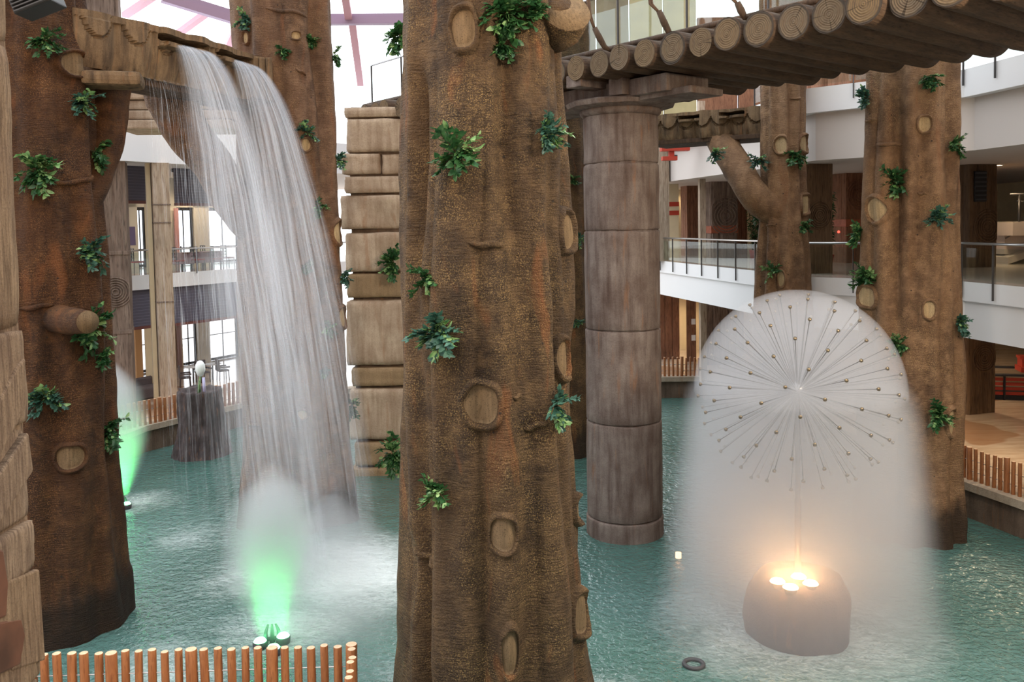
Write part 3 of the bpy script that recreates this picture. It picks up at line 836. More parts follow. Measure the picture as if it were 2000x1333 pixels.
# dark bamboo plant on the gallery
def potted(px, d, z, label, h, leafm, w=.5):
    p = PX(px, d, z); root = empty('potted_plant', p); tag(root, label, 'plant', 'tall potted plants on the gallery'); rnd = random.Random(int(px))
    m = MB(); m.lathe([(.16, 0), (.22, .35), (.24, .4), (.2, .4), (.19, .33)], (0, 0, 0), 16); m.build('pot', REDFAB, root, True)
    lv = []; lf = []; st = MB()
    for k in range(9):
        a = rnd.uniform(0, 6.3); tp = Vector((math.cos(a) * w * .5 * rnd.random(), math.sin(a) * w * .5 * rnd.random(), h * rnd.uniform(.75, 1)))
        b = Vector((math.cos(a) * .08, math.sin(a) * .08, .33)); st.tube([b, (b + tp) / 2 + Vector((.03, 0, 0)), tp], [.015, .012, .006], 5)
        for q in range(34):
            t = rnd.uniform(.2, 1); c = b + (tp - b) * t; dv = Vector((rnd.uniform(-1, 1), rnd.uniform(-1, 1), rnd.uniform(-.5, .6))).normalized()
            s = dv.cross(Vector((0, 0, 1))).normalized() * .03; LL = rnd.uniform(.15, .3); i0 = len(lv)
            lv += [c, c + dv * LL * .5 + s, c + dv * LL - Vector((0, 0, .06)), c + dv * LL * .5 - s]; lf.append((i0, i0 + 1, i0 + 2, i0 + 3))
    mk('leaves', lv, lf, leafm, root, False); st.build('stem', LEAFT, root, True)
potted(1617, 33.5, F2, 'tall dark feathery plant between the dark square pillar and the reddish pillar', 3.0, LEAF, .7)
potted(1473, 40, F2, 'dark plant in a red pot behind the limb of the forked trunk', 2.6, LEAF, .8)
# ground floor front beneath the near gallery part
def tall_panel(px0, px1, d, z0, z1, mat, label, name='timber_wall_panel', dep=.25, nslat=0):
    a = PX(px0, d, z0); b = PX(px1, d, z0); root = empty(name, ((a.x + b.x) / 2, d, z0)); tag(root, label, 'wall panel')
    m = MB(); w = b.x - a.x
    k = nslat or max(2, int(w / .32))
    for i in range(k): m.box((-w / 2 + w * (i + .5) / k, 0, (z1 - z0) / 2), (w / k * .96, dep, z1 - z0), bev=.015)
    m.build('boards', mat, root); return root
tall_panel(1270, 1327, 44, F1, 4.54, WOOD_RED, 'reddish board wall above the short pole fence next to the round column')
m = tall_panel(1341, 1360, 43.0, F1, 4.2, WOOD_RED, 'open timber door leaf in the golden doorway', 'door_leaf', .08)
for z in (1.2, 2.0): q = MB(); q.box((.1, -.06, z), (.2, .03, .28)); q.build('door_notice', WHITE, m)
tall_panel(1377, 1452, 42, F1, 4.54, WOOD_GREY, 'grey board wall under the gallery partly behind the water dome')
mb = MB(); mb.box((9.4, 47, 2.7), (4.5, .2, 3.6)); tag(mb.build('wall_doorway', CREAM), kind='structure')
# mall floor furniture : red slatted booth
def booth(px, d, label):
    p = PX(px, d, F1); root = empty('display_booth', p, -.25); tag(root, label, 'booth')
    W, D, H = 3.4, 1.9, .95
    m = MB(); m.box((0, 0, .08), (W, D, .16)); m.build('plinth', BLACK, root)
    m = MB()
    for q in range(4): m.box((0, -D / 2, .25 + q * .18), (W, .04, .12)); m.box((-W / 2, 0, .25 + q * .18), (.04, D, .12))
    m.build('red_slats', REDPAINT, root)
    for x in (-W / 2, -W / 6, W / 6, W / 2):
        m = MB(); m.box((x, -D / 2 - .03, H / 2), (.07, .07, H)); m.build('post', BLACK, root)
    m = MB(); m.box((0, -D / 2, H), (W + .1, .25, .07)); m.box((-W / 2, 0, H), (.25, D, .07)); m.box((0, D / 2, H), (W + .1, .2, .07)); m.build('counter_top', DKGREY, root)
    m = MB(); m.box((W * .25, .1, H + .1), (1.3, .8, .2)); m.box((W * .25 - .55, .1, H + .35), (.08, .6, .4)); m.box((W * .25, .1, H + .55), (1.3, .5, .1)); m.build('red_display', REDPAINT, root)
booth(1978, 33.5, 'low red and black slatted booth on the shiny mall floor')
# warm shop front behind it
pf = PX(1950, 46, F1)
tall_panel(1925, 1993, 47, F1, 4.5, simple('warm_shop_front', (.74, .55, .34), .3), 'warm cream shop front at the back of the mall floor', 'shop_front', .1, 3)
# mezzanine with stairs at the far end of the gallery
p = PX(1960, 33, 8.0); root = empty('stair_landing', (p.x, p.y, 7.55)); tag(root, 'beige stair landing above the gallery beside the tall dark pillar', 'stair landing')
m = MB(); m.box((1.3, 0, -.15), (3.6, 3.0, .5)); m.box((1.3, .3, -.75), (3.4, 2.2, .7)); m.build('slab', BEIGE, root)
m = MB()
for k in range(9): m.box((1.1 + k * .3, -.2, -1.05 - k * .0 - .0), (.001, .001, .001))
m = MB(); m.add([(-.5, -1.2, -1.45), (3.4, -1.2, -.2), (3.4, 1.2, -.2), (-.5, 1.2, -1.45), (-.5, -1.2, -1.2), (3.4, -1.2, .05), (3.4, 1.2, .05), (-.5, 1.2, -1.2)], [(0, 3, 2, 1), (4, 5, 6, 7), (0, 1, 5, 4), (2, 3, 7, 6), (0, 4, 7, 3), (1, 2, 6, 5)]); m.build('stair_flight', BEIGE, root)
m = MB()
for x in (-.25, .35, 1.5, 2.2): m.tube([(x, -1.45, -.4), (x, -1.45, 1.1)], .045, 8)
m.build('post', STEELD, root, True)
m = MB(); m.tube([(-.6, -1.45, 1.1), (1.0, -1.45, 1.1), (3.3, -1.45, 1.25)], .04, 8); m.tube([(-.2, -1.2, .85), (1.5, -1.2, .8), (-.6, -1.2, -.5)], .03, 6); m.build('handrail', STEELD, root, True)
# ceiling loudspeaker columns
def line_array(px0, px1, py0, py1, d, label, tilt=0.0):
    a = P(px0, py0, d); b = P(px1, py1, d); c = (a + b) / 2; W = abs(b.x - a.x); H = abs(a.z - b.z)
    root = empty('hanging_loudspeaker', c); tag(root, label, 'loudspeaker', 'hanging column loudspeakers')
    m = MB(); m.box((0, .25, 0), (W, .45, H), bev=.02); cb = m.build('cabinet', BLACK, root)
    k = 7
    for i in range(k): m = MB(); m.box((0, 0, H * ((i + .5) / k - .5)), (W * .9, .05, H / k * .35)); m.build('grille_bar', DKGREY, cb)
    root.rotation_euler = (0, tilt, 0)
line_array(1905, 1928, 334, 394, 30.2, 'black column loudspeaker hanging beside the tall dark pillar')
line_array(12, 92, -34, 14, 12.0, 'black louvred loudspeaker in the top corner above the dark trunk', -.35)
# recessed ceiling lights
def downlight(x, y, z, label, mat=LAMP_WARM, r=.16, power=0):
    root = empty('ceiling_light', (x, y, z)); tag(root, label, 'ceiling light', 'recessed ceiling lights')
    m = MB(); m.lathe([(r, 0), (r, -.02)], (0, 0, 0), 16); m.build('bulb_disc', mat, root)
    m = MB(); m.lathe([(r * 1.0, -.001), (r * 1.0, -.03), (r * 1.3, -.03), (r * 1.3, 0)], (0, 0, 0), 16, cap=False); m.build('rim', WHITE, root)
    if power:
        ld = bpy.data.lights.new('ceiling_lamp', 'SPOT'); ld.energy = power; ld.color = (1, .74, .46); ld.spot_size = R(150); ld.spot_blend = .6; ld.shadow_soft_size = .25
        lo = bpy.data.objects.new('ceiling_lamp', ld); COL.objects.link(lo); lo.location = (x, y, z - .06)
for (px, py, zc, lab, pw) in [(1630, 341, 9.69, 'small lit ceiling light above the plant between the pillars', 420), (1948, 322, 9.69, 'lit ceiling light near the hanging column loudspeaker', 420),
                              (1348, 370, 9.69, 'ceiling light over the red-brown carved pier', 300), (1316, 371, 9.69, 'ceiling light over the striped cream pier', 200)]:
    q = PZ(px, py, zc); downlight(q.x, q.y, zc, lab, power=pw)
for (x, y, lab) in [(14.2, 24.5, 'ground floor ceiling light nearest the tan trunk'), (16.5, 33, 'ground floor ceiling light over the booth'), (19, 41, 'ground floor ceiling light before the shop front'), (9.0, 44.5, 'golden ceiling light in the doorway'), (12.5, 29, 'ground floor ceiling light beside the tall dark pillar')]:
    downlight(x, y, 4.54, lab, power=520)
# red lamp and floodlight
p = PX(1638, 34.78, 7.35); m = MB(); m.lathe([(0, -.05), (.045, -.03), (.05, .01), (.03, .05), (0, .055)], (0, 0, 0), 12); o = m.build('red_lamp', LAMP_RED, None, True); o.location = p
tag(o, 'small glowing red lamp on the reddish gallery pillar', 'lamp')
p = P(1335, 310, 38.5); root = empty('floodlight', p); tag(root, 'dark triangular floodlight in front of the white upper parapet', 'floodlight')
m = MB(); m.add([(-.42, 0, .18), (.25, 0, .12), (.1, 0, -.3), (-.42, .3, .18), (.25, .3, .12), (.1, .3, -.3)], [(0, 1, 2), (5, 4, 3), (0, 3, 4, 1), (1, 4, 5, 2), (2, 5, 3, 0)]); m.build('housing', DKGREY, root)
m = MB(); m.tube([(.2, .1, 0), (.3, .1, -.3), (.42, .1, .0)], .03, 6); m.build('bracket', DKGREY, root, True)
p = P(1318, 290, 36); m = MB(); m.box(p, (1.15, .5, .22)); m.box(p + Vector((-.25, -.1, -.42)), (.6, .4, .16)); m.box(p + Vector((-.15, 0, -.2)), (.2, .3, .3)); tag(m.build('red_beam', REDPAINT), 'red painted steel beam under the far flume beside the round column', 'beam')
# far wall on the upper level seen through the bridge glass
for (a, b, mat, lab, z1) in [(1040, 1232, simple('olive_wall', (.27, .235, .15), .8, nz=.25, nscale=.8), 'olive stained wall behind the bridge glass', 19), (1232, 1362, YELLOWW, 'pale yellow wall with dark joints behind the bridge glass', 19), (1362, 1600, WOOD_RED, 'brown timber wall behind the ropes over the bridge', 18)]:
    tall_panel(a, b, 44, 9.7, z1, mat, lab, 'upper_wall_panel', .3, max(2, (b - a) // 60))
# ================================================================== building across the pool (restaurant side)
LD = Vector((.514, .857)); LN = Vector((.857, -.514)); L0 = Vector((-15.1, 35.2))
def LP(t, off=0.0):
    p = L0 + LD * t - LN * off; return p
def Lpx(px, off=0.0, z=E):
    "position on the line parallel to the gallery edge (off metres behind it) seen at column px"
    base = L0 - LN * off
    lo, hi = -12.0, 40.0
    best = None
    r = ray(px, 430 + (E - z) * 45)
    # solve base + LD*t = s*(r.x,r.y)
    det = LD.x * (-r.y) + r.x * LD.y
    t = (-base.x * (-r.y) + (-base.y) * r.x * 1.0) / det
    return base + LD * t
def slab_left(z0, z1, name, t0=-9, t1=24, depth=16, mats=None):
    a, b, c, d = LP(t0), LP(t1), LP(t1, depth), LP(t0, depth)
    mb = MB(); mb.prism([tuple(a), tuple(b), tuple(c), tuple(d)], z0, z1, 0, 1)
    tag(mb.build(name, mats or [WHITE, FLOORM2]), kind='structure')
slab_left(5.5, F2, 'floor_restaurant')
mbx = MB(); mbx.prism([tuple(LP(-9, -1.9)), tuple(LP(24, -1.9)), tuple(LP(24, 16)), tuple(LP(-9, 16))], 10.52, 12.0, 0, 0); tag(mbx.build('ceiling_restaurant', WHITE), kind='structure')
ang = math.atan2(LD.y, LD.x)
def lbox(name, pxa, pxb, z0, z1, off, thick, mat, label=None, cat=None, kind=None, group=None, bev=0):
    a = Lpx(pxa, off, (z0 + z1) / 2); b = Lpx(pxb, off, (z0 + z1) / 2); c = (a + b) / 2
    mb = MB(); mb.box((0, 0, 0), ((b - a).length, thick, z1 - z0), 0, bev=bev)
    o = mb.build(name, mat); o.location = (c.x, c.y, (z0 + z1) / 2); o.rotation_euler = (0, 0, ang)
    tag(o, label, cat, group, kind); return o
# roller blinds under both slabs
def rblind(pxa, pxb, z0, z1, lab, off=.15):
    a = Lpx(pxa, off, z1); b = Lpx(pxb, off, z1); c = (a + b) / 2; w = (b - a).length
    root = empty('roller_blind', (c.x, c.y, z1), ang); tag(root, lab, 'roller blind', 'dark woven roller blinds')
    m = MB(); m.box((0, 0, -(z1 - z0) / 2), (w, .03, z1 - z0)); m.build('cloth', BLIND, root)
    m = MB(); m.box((0, 0, -(z1 - z0) - .06), (w, .07, .12)); m.build('bottom_bar', simple('blind_bar_brown' + str(int(pxa + z0)), (.15, .05, .04), .5), root)
    m = MB(); m.tube([(-w / 2, .1, -.09), (w / 2, .1, -.09)], .08, 10); m.build('roller', DKGREY, root, True)
rblind(244, 297, 9.12, 10.52, 'upper dark blind between the carved grey pillar and the slender pale pillar')
rblind(338, 476, 9.05, 10.52, 'upper dark blind behind the falling drizzle')
rblind(244, 300, 4.0, 5.5, 'lower dark blind between the carved grey pillar and the slender pale pillar')
rblind(338, 476, 3.95, 5.5, 'lower dark blind behind the falling drizzle')
# back wall piers, windows stay open to daylight
WOFF = 6.5
def wpiece(pa, pb, z0, z1, mat, nm='wall_left', off=WOFF): lbox(nm, pa, pb, z0, z1, off, .3, mat, kind='structure')
wpiece(225, 264, F2, 10.52, CREAM_W); wpiece(281, 341, F2, 10.52, CREAM_W); wpiece(374, 404, F2, 10.52, CREAM_W); wpiece(462, 560, F2, 10.52, CREAM_W)
wpiece(225, 560, 9.05, 10.52, CREAM_W)
wpiece(225, 272, F1, 5.5, CREAM); wpiece(293, 352, F1, 5.5, CREAM); wpiece(381, 406, F1, 5.5, CREAM_W); wpiece(462, 560, F1, 5.5, CREAM)
for (pa, pb, z0, z1, k) in [(264, 281, F2, 9.05, 1), (341, 374, F2, 9.05, 2), (404, 462, F2, 9.05, 3), (272, 293, F1, 5.5, 4), (352, 381, F1, 5.5, 5), (406, 462, F1, 5.5, 6)]:
    a = Lpx(pa, WOFF, (z0 + z1) / 2); b = Lpx(pb, WOFF, (z0 + z1) / 2); c = (a + b) / 2; w = (b - a).length
    root = empty('window_%d' % k, (c.x, c.y, z0), ang); root['kind'] = 'structure'
    m = MB(); H = z1 - z0
    m.box((0, 0, .08), (w, .12, .12)); m.box((0, 0, H - .08), (w, .12, .16)); m.box((-w / 2, 0, H / 2), (.1, .12, H)); m.box((w / 2, 0, H / 2), (.1, .12, H))
    m.box((0, 0, H / 2), (.04, .05, H)); m.box((0, 0, H * .30), (w, .05, .04))
    o = m.build('window_frame', DKGREY, root)
    m = MB(); m.box((0, 0, H / 2), (w, .02, H)); m.build('window_pane', GLASS_ROOF, o)
lbox('inner_pillar', 289, 300, F2, 10.75, 1.2, .5, CREAM, 'cream inner pillar beside the slender pale pillar on the upper level', 'pillar')
lbox('inner_pillar', 289, 302, F1, 5.5, 1.2, .5, CREAM, 'ochre inner pillar beside the slender pale pillar on the ground level', 'pillar')
lbox('inner_pillar', 258, 271, F1, 5.5, 2.5, .4, simple('ochre_wall', (.62, .36, .17), .7), 'ochre pier beside the lower dark blind with two white switch plates', 'pillar')
lbox('wall_picture', 286, 293, 7.3, 8.25, 6.2, .06, simple('picture_green', (.05, .16, .15), .5), 'dark green square picture on the cream wall of the upper restaurant', 'picture')
lbox('wall_picture', 252, 263, 7.2, 8.1, 6.2, .06, simple('picture_blue', (.16, .14, .30), .5), 'bluish square picture beside the narrow bright upper window', 'picture')
lbox('curtain', 341, 349, F2, 9.0, 6.2, .06, simple('curtain_rose', (.62, .34, .35), .8), 'rose curtain at the upper restaurant window', 'curtain')
lbox('curtain', 344, 353, F1, 5.4, 6.2, .06, simple('curtain_brown', (.35, .22, .2), .8), 'brown curtain at the lower restaurant window', 'curtain')
# carved pillars before the gallery
root = pillar(212, 33.3, 1.28, F1 - .1, 18.5, WOOD_GREY, 'tall carved grey timber pillar beyond the dark trunk', rings=[(.15, 5.6, .55)], band=[(7.0, 7.15, WOOD_GREY), (4.0, 4.15, WOOD_GREY)], rz=.35)
root = pillar(320, 34.2, .62, F1 - .1, 10.52, WOOD_PALE, 'slender pale fluted pillar seen behind the drizzle', rz=.5)
for z in (8.9, 8.2, 5.1):
    m = MB(); m.box((0, 0, z - F1 + .1), (.66, .66, .05)); m.build('notch_band', WOOD_GREY, root)
m = MB(); m.box((-.42, .15, 4.9), (.16, .3, 9.8)); m.build('side_strip', CREAM, root)
p_ = [tuple(LP(-6, -.05)), tuple(LP(16, -.05))]
railing(p_, F2, 'frameless glass railing on the restaurant gallery', 2.2, .06, 1.0)
# furniture
def chair(pos, rz, label, kind):
    root = empty('dining_chair' if kind else 'woven_armchair', pos, rz)
    tag(root, label, 'chair', 'lattice-back dining chairs' if kind else 'woven armchairs')
    fm = DKGREY if kind else DARKFAB
    m = MB(); m.box((0, 0, .45), (.46, .46, .07), bev=.02); m.build('seat', REDFAB if kind else DARKFAB, root)
    m = MB()
    if kind:
        for x in (-.2, 0, .2): m.box((x, .22, .76), (.035, .035, .56))
        for z in (.62, .76, .90, 1.03): m.box((0, .22, z), (.46, .03, .035))
    else:
        m.box((0, .24, .72), (.56, .06, .55), bev=.03); m.box((-.28, 0, .62), (.05, .5, .08), bev=.02); m.box((.28, 0, .62), (.05, .5, .08), bev=.02)
    m.build('backrest', fm, root)
    for x in (-.2, .2):
        for y in (-.2, .2):
            m = MB(); m.tube([(x, y, .43), (x * 1.1, y * 1.1, 0)], .02, 6); m.build('leg', fm, root, True)
def table(pos, label, kind):
    root = empty('dining_table', pos); tag(root, label, 'table', 'restaurant tables')
    if kind:
        m = MB(); m.box((0, 0, .75), (.85, .85, .03)); m.build('tabletop', WOOD_RED, root)
        m = MB(); m.lathe([(.56, .28), (.52, .6), (.5, .775), (0, .78)], (0, 0, 0), 8, cap=False); m.build('tablecloth', TABLECLOTH, root)
        m = MB(); m.tube([(0, 0, 0), (0, 0, .74)], .05, 8); m.build('pedestal', DKGREY, root)
    else:
        m = MB(); m.lathe([(0, .72), (.4, .72), (.4, .75), (0, .75)], (0, 0, 0), 20, cap=False); m.build('tabletop', WHITE, root)
        m = MB(); m.tube([(0, 0, 0), (0, 0, .72)], .04, 8); m.build('pedestal', STEELD, root)
for (px, off, rz, lab) in [(267, 2.2, 2.4, 'lattice-back chair alone before the narrow bright upper window'), (347, 1.2, 2.6, 'lattice-back chair right beside the slender pale pillar'),
                           (364, 3.0, 2.0, 'lattice-back chair behind the first mauve table'), (386, 1.3, 2.7, 'lattice-back chair between two mauve tables'),
                           (405, 2.8, 2.4, 'lattice-back chair before the large bright upper window'), (424, 1.2, 2.2, 'lattice-back chair next to the small plant on the upper gallery'),
                           (445, 1.6, 2.5, 'lattice-back chair at the edge of the falling water')]:
    q = Lpx(px, off, F2); chair((q.x, q.y, F2), rz, lab, 1)
for (px, off, lab) in [(356, 1.9, 'first mauve-clothed table beside the slender pale pillar'), (374, 2.2, 'mauve-clothed table in the middle of the upper gallery'), (396, 2.0, 'mauve-clothed table before the large bright window'), (414, 2.2, 'mauve-clothed table nearest the falling water')]:
    q = Lpx(px, off, F2); table((q.x, q.y, F2), lab, 1)
for (px, off, rz, lab) in [(436, 1.2, 2.2, 'woven armchair before the bright lower window'), (397, 1.6, .9, 'woven armchair turned away behind the stump'), (362, 1.2, 2.0, 'woven armchair beside the slender pale pillar on the ground level')]:
    q = Lpx(px, off, F1); chair((q.x, q.y, F1), rz, lab, 0)
for (px, off, lab) in [(416, 1.7, 'round white table between the woven armchairs'), (378, 1.9, 'round white table behind the stump')]:
    q = Lpx(px, off, F1); table((q.x, q.y, F1), lab, 0)
q = Lpx(276, .8, F1); root = empty('low_sofa', (q.x, q.y, F1), ang); tag(root, 'dark low sofa behind the far pole fence', 'sofa')
m = MB(); m.box((0, 0, .25), (1.7, .8, .5), bev=.08); m.build('base', DARKFAB, root); m = MB(); m.box((0, .35, .6), (1.7, .2, .45), bev=.08); m.build('backrest', DARKFAB, root)
def ceil_light2(px, off, z, lab):
    q = Lpx(px, off, z); downlight(q.x, q.y, z, lab, power=110)
for px, lab in [(347, 'restaurant ceiling light nearest the slender pale pillar'), (376, 'restaurant ceiling light over the cream wall pier'), (410, 'restaurant ceiling light before the large window'), (440, 'restaurant ceiling light nearest the falling water')]:
    ceil_light2(px, 4.8, 10.52, lab)
# ================================================================== glass roof
def PRF(px, py):
    r = ray(px, py); # plane z = 12.5 + (50 - y)*.329
    s = (12.5 + 50 * .329 - E) / (r.z + .329 * r.y)
    return C0 + r * s
def rz_(y): return 12.5 + (50 - y) * .329
root = empty('roof_glazing', (0, 50, 12.5)); tag(root, kind='structure', label='sloping glass roof with mauve steel beams', cat='roof')
m = MB(); m.add([(-45, 50, rz_(50)), (30, 50, rz_(50)), (30, 12, rz_(12)), (-45, 12, rz_(12))], [(0, 1, 2, 3)])
m.build('glass_sheet', GLASS_ROOF, root, local=True)
def beam(a, b, w, h, mat, nm):
    a = Vector(a); b = Vector(b); m = MB()
    d = (b - a); q = d.normalized(); s = q.cross(Vector((0, 0, 1))).normalized(); u = s.cross(q)
    M = Matrix((q, s, u)).transposed()
    m.box((a + b) / 2, (d.length, w, h), rot=M); return m.build(nm, mat, root, local=True)
P1 = PRF(462, 36); P2 = PRF(664, 37); P3 = PRF(800, 38)
beam(P2 - Vector((3, 0, 0)), P3 + Vector((1.5, 0, 0)), .35, .42, ROOFSTEEL, 'purlin')
beam(PRF(318, -8), P1, .35, .50, ROOFSTEEL, 'purlin')
beam(P1, P2 - Vector((3, 0, 0)), .35, .42, ROOFSTEEL, 'purlin')
for a, b in [((688, 45), (704, 165)), ((672, -20), (681, 36)), ((244, 30), (312, -15)), ((348, 66), (408, 22)), ((440, 100), (470, 40)), ((800, 45), (830, 170))]:
    beam(PRF(*a), PRF(*b), .30, .2, ROOFPINK, 'rafter')
# ================================================================== near flume with two spouts
def flume(A, B, zt_, zb_, width, slots, label, lean=0.0, bow=.35, mat=STONE_FLUME, nscal=7):
    A = Vector(A); B = Vector(B); D = (B - A); Ls = D.length; u = D / Ls; nrm = Vector((u.y, -u.x))  # faces the pool
    root = empty('timber_flume', (A.x, A.y, zb_)); tag(root, label, 'flume')
    nu, nv = 150, 34; vs = []; f = []
    H = zt_ - zb_
    for i in range(nu + 1):
        t = i / nu
        c = A + D * t + nrm * (bow * 4 * t * (1 - t))
        for j in range(nv + 1):
            v = j / nv
            ph = t * nscal
            off = .10 * abs(math.sin(PI * ph)) ** .5 - .05 + .06 * noise.noise(Vector((t * 14, v * .8, zt_)))
            # carved U shapes under the top edge
            fr = ph - math.floor(ph)
            yy = (1 - v) * H
            rr = math.hypot((fr - .5) * Ls / nscal / .36, yy / .55)
            off += .03 if rr < .85 else (-.05 if rr < .97 else 0)
            for (s0, s1) in slots:
                if s0 < t < s1:
                    e = min(1, min(t - s0, s1 - t) * Ls / .12)
                    if .74 < v < .88: off -= .60 * e
                    elif .62 < v <= .74: off += .06 * e
                    elif v <= .62: off -= .14 * e
            if v >= .88: off = max(off, .02) + .03 * noise.noise(Vector((t * 5, 1, 7)))
            zz = zb_ + v * H + .02 * noise.noise(Vector((t * 9, v, 3))) + (.05 * noise.noise(Vector((t * 7, 2, 1))) if v > .95 else 0)
            off -= .12 * (1 - v) ** 3
            p = c + nrm * off
            vs.append((p.x, p.y, zz))
    for i in range(nu):
        for j in range(nv):
            a = i * (nv + 1) + j; f.append((a, a + nv + 1, a + nv + 2, a + 1))
    # back side shell
    base = len(vs)
    for i in range(nu + 1):
        t = i / nu; c = A + D * t + nrm * (bow * 4 * t * (1 - t)) - nrm * width
        vs += [(c.x, c.y, zb_ + .02), (c.x, c.y, zt_)]
    for i in range(nu):
        a = i * (nv + 1); b = base + i * 2
        f.append((b, b + 2, a + nv + 1, a)); f.append((a + nv, a + 2 * nv + 1, b + 3, b + 1)); f.append((b + 1, b + 3, b + 2, b))
    f.append(tuple([base, base + 1] + [nv - j for j in range(nv + 1)]))
    k = nu * (nv + 1); b = base + nu * 2
    f.append(tuple([b + 1, b] + [k + j for j in range(nv + 1)]))
    L = Vector(root.location)
    mk('channel_wall', [Vector(v) - L for v in vs], f, mat, root, False)
    # planks under it
    m = MB()
    for q in range(5):
        o = A + D * .5 - nrm * (width * (q + .5) / 5); m.box((o.x, o.y, zb_ - .06), (Ls * .98, width / 5 * .94, .14), math.atan2(u.y, u.x), bev=.02)
    m.build('underside_boards', LOG_SIDE, root, local=True)
    return A, D, nrm, Ls
FA = flume((-8.35, 17.0), (-6.2, 22.9), 12.22, 11.12, 1.05, [(.30, .55), (.60, .83)], 'carved tan stone flume pouring two streams between the dark trunk and the waterfall trunk')
flume((P(1262, 240, 28.6).x, 28.8), (P(1497, 240, 26.6).x, 26.6), 11.35, 10.52, 1.6, [(.30, .48), (.64, .84)], 'far carved flume spanning to the forked trunk, dry', bow=.1)
# end bracket of the near flume at the dark trunk
a = P(168, 155, 17.3); m = MB(); m.box(a + Vector((.45, .2, 0)), (1.1, .8, .28), .3, bev=.1); tag(m.build('stone_bracket', STONE_FLUME), 'rounded stone bracket under the near flume by the dark trunk', 'bracket')
a = P(495, 150, 22.2); root = empty('flume_end_block', a); tag(root, 'upright grooved timber block ending the near flume against the waterfall trunk', 'flume end')
m = MB()
for k in range(5): m.box((-.32 + k * .17, 0, .0 - .03 * k), (.16, .7, 1.05 + .03 * math.sin(k * 2)), .4, bev=.04)
m.build('grooved_block', STONE_FLUME, root)
# layered stone lintel under the flume
a = P(233, 210, 24.5); b = P(470, 210, 25.5)
root = empty('layered_stone_lintel', (a.x, a.y, 10.7)); tag(root, 'pale layered stone lintel under the near flume', 'stone lintel')
for k in range(5):
    m = MB(); h = .27; m.box(((b.x - a.x) / 2 + .1 * math.sin(k * 3), .5, .12 + k * h), (b.x - a.x, 1.6 + .1 * math.cos(k * 2), h * .93), .1, bev=.05); m.build('stone_layer', STONE_BLK, root)
# ================================================================== stacked sandstone pillar
p = P(755, 900, 28.2); root = empty('sandstone_pillar', (p.x, p.y, 0)); tag(root, 'tall pillar of stacked sandstone blocks between the waterfall trunk and the huge trunk', 'stone pillar')
blocks = [(207, 229, 671, 850, 0), (229, 298, 677, 850, 1), (299, 341, 667, 742, 1), (299, 341, 744, 850, 1), (342, 378, 673, 850, 1), (379, 449, 665, 850, 0), (452, 532, 675, 850, 0), (533, 583, 677, 850, 2), (585, 716, 677, 850, 0),
          (717, 756, 686, 850, 2), (758, 861, 682, 850, 0), (863, 912, 692, 850, 2), (913, 960, 684, 850, 2)]
a = P(700, 940, 27.4); b = P(850, 212, 27.4); m = MB(); m.box(((a.x + b.x) / 2 , 28.25, b.z / 2), (b.x - a.x, 1.7, b.z)); m.build('mortar_core', STONE_POOL, root, local=True)
for k, (y0, y1, xa, xb, mi) in enumerate(blocks):
    d = 27.2 if xa < 720 else 27.25
    a = P(xa, y1, d); b = P(xb, y0, d)
    bm = bmesh.new(); bmesh.ops.create_cube(bm, size=1)
    sx, sz = b.x - a.x, b.z - a.z
    for q in bm.verts: q.co = Vector((q.co.x * sx, q.co.y * 2.0, q.co.z * sz))
    bmesh.ops.subdivide_edges(bm, edges=bm.edges[:], cuts=12, use_grid_fill=True)
    cc = Vector(((a.x + b.x) / 2, d + 1.0, (a.z + b.z) / 2))
    for q in bm.verts:
        c = q.co
        # rounded worn edges
        ex = max(0, abs(c.x) - (sx / 2 - .12)) / .12; ez = max(0, abs(c.z) - (sz / 2 - .1)) / .1; ey = max(0, abs(c.y) - .88) / .12
        r = min(1, math.sqrt(ex * ex * ez * ez + 1e-9) + math.sqrt(ey * ey * ez * ez) + math.sqrt(ex * ex * ey * ey))
        q.co = c * (1 - .035 * r)
        w = q.co + cc
        q.co += c.normalized() * (.05 * noise.noise(w * 1.3) + .02 * noise.noise(w * 5))
        if k == 5:  # carved draped folds
            q.co.y -= (.07 * math.sin((c.x * 3.2 + c.z * 3.4)) if c.y < -.9 else 0)
    bm.verts.index_update()
    L = Vector(root.location)
    o = mk('stone_block', [q.co + cc - L for q in bm.verts], [tuple(v.index for v in f.verts) for f in bm.faces], [STONE_BLK, STONE_BLK2][1 if mi == 2 else 0], root, True)
    bm.free()
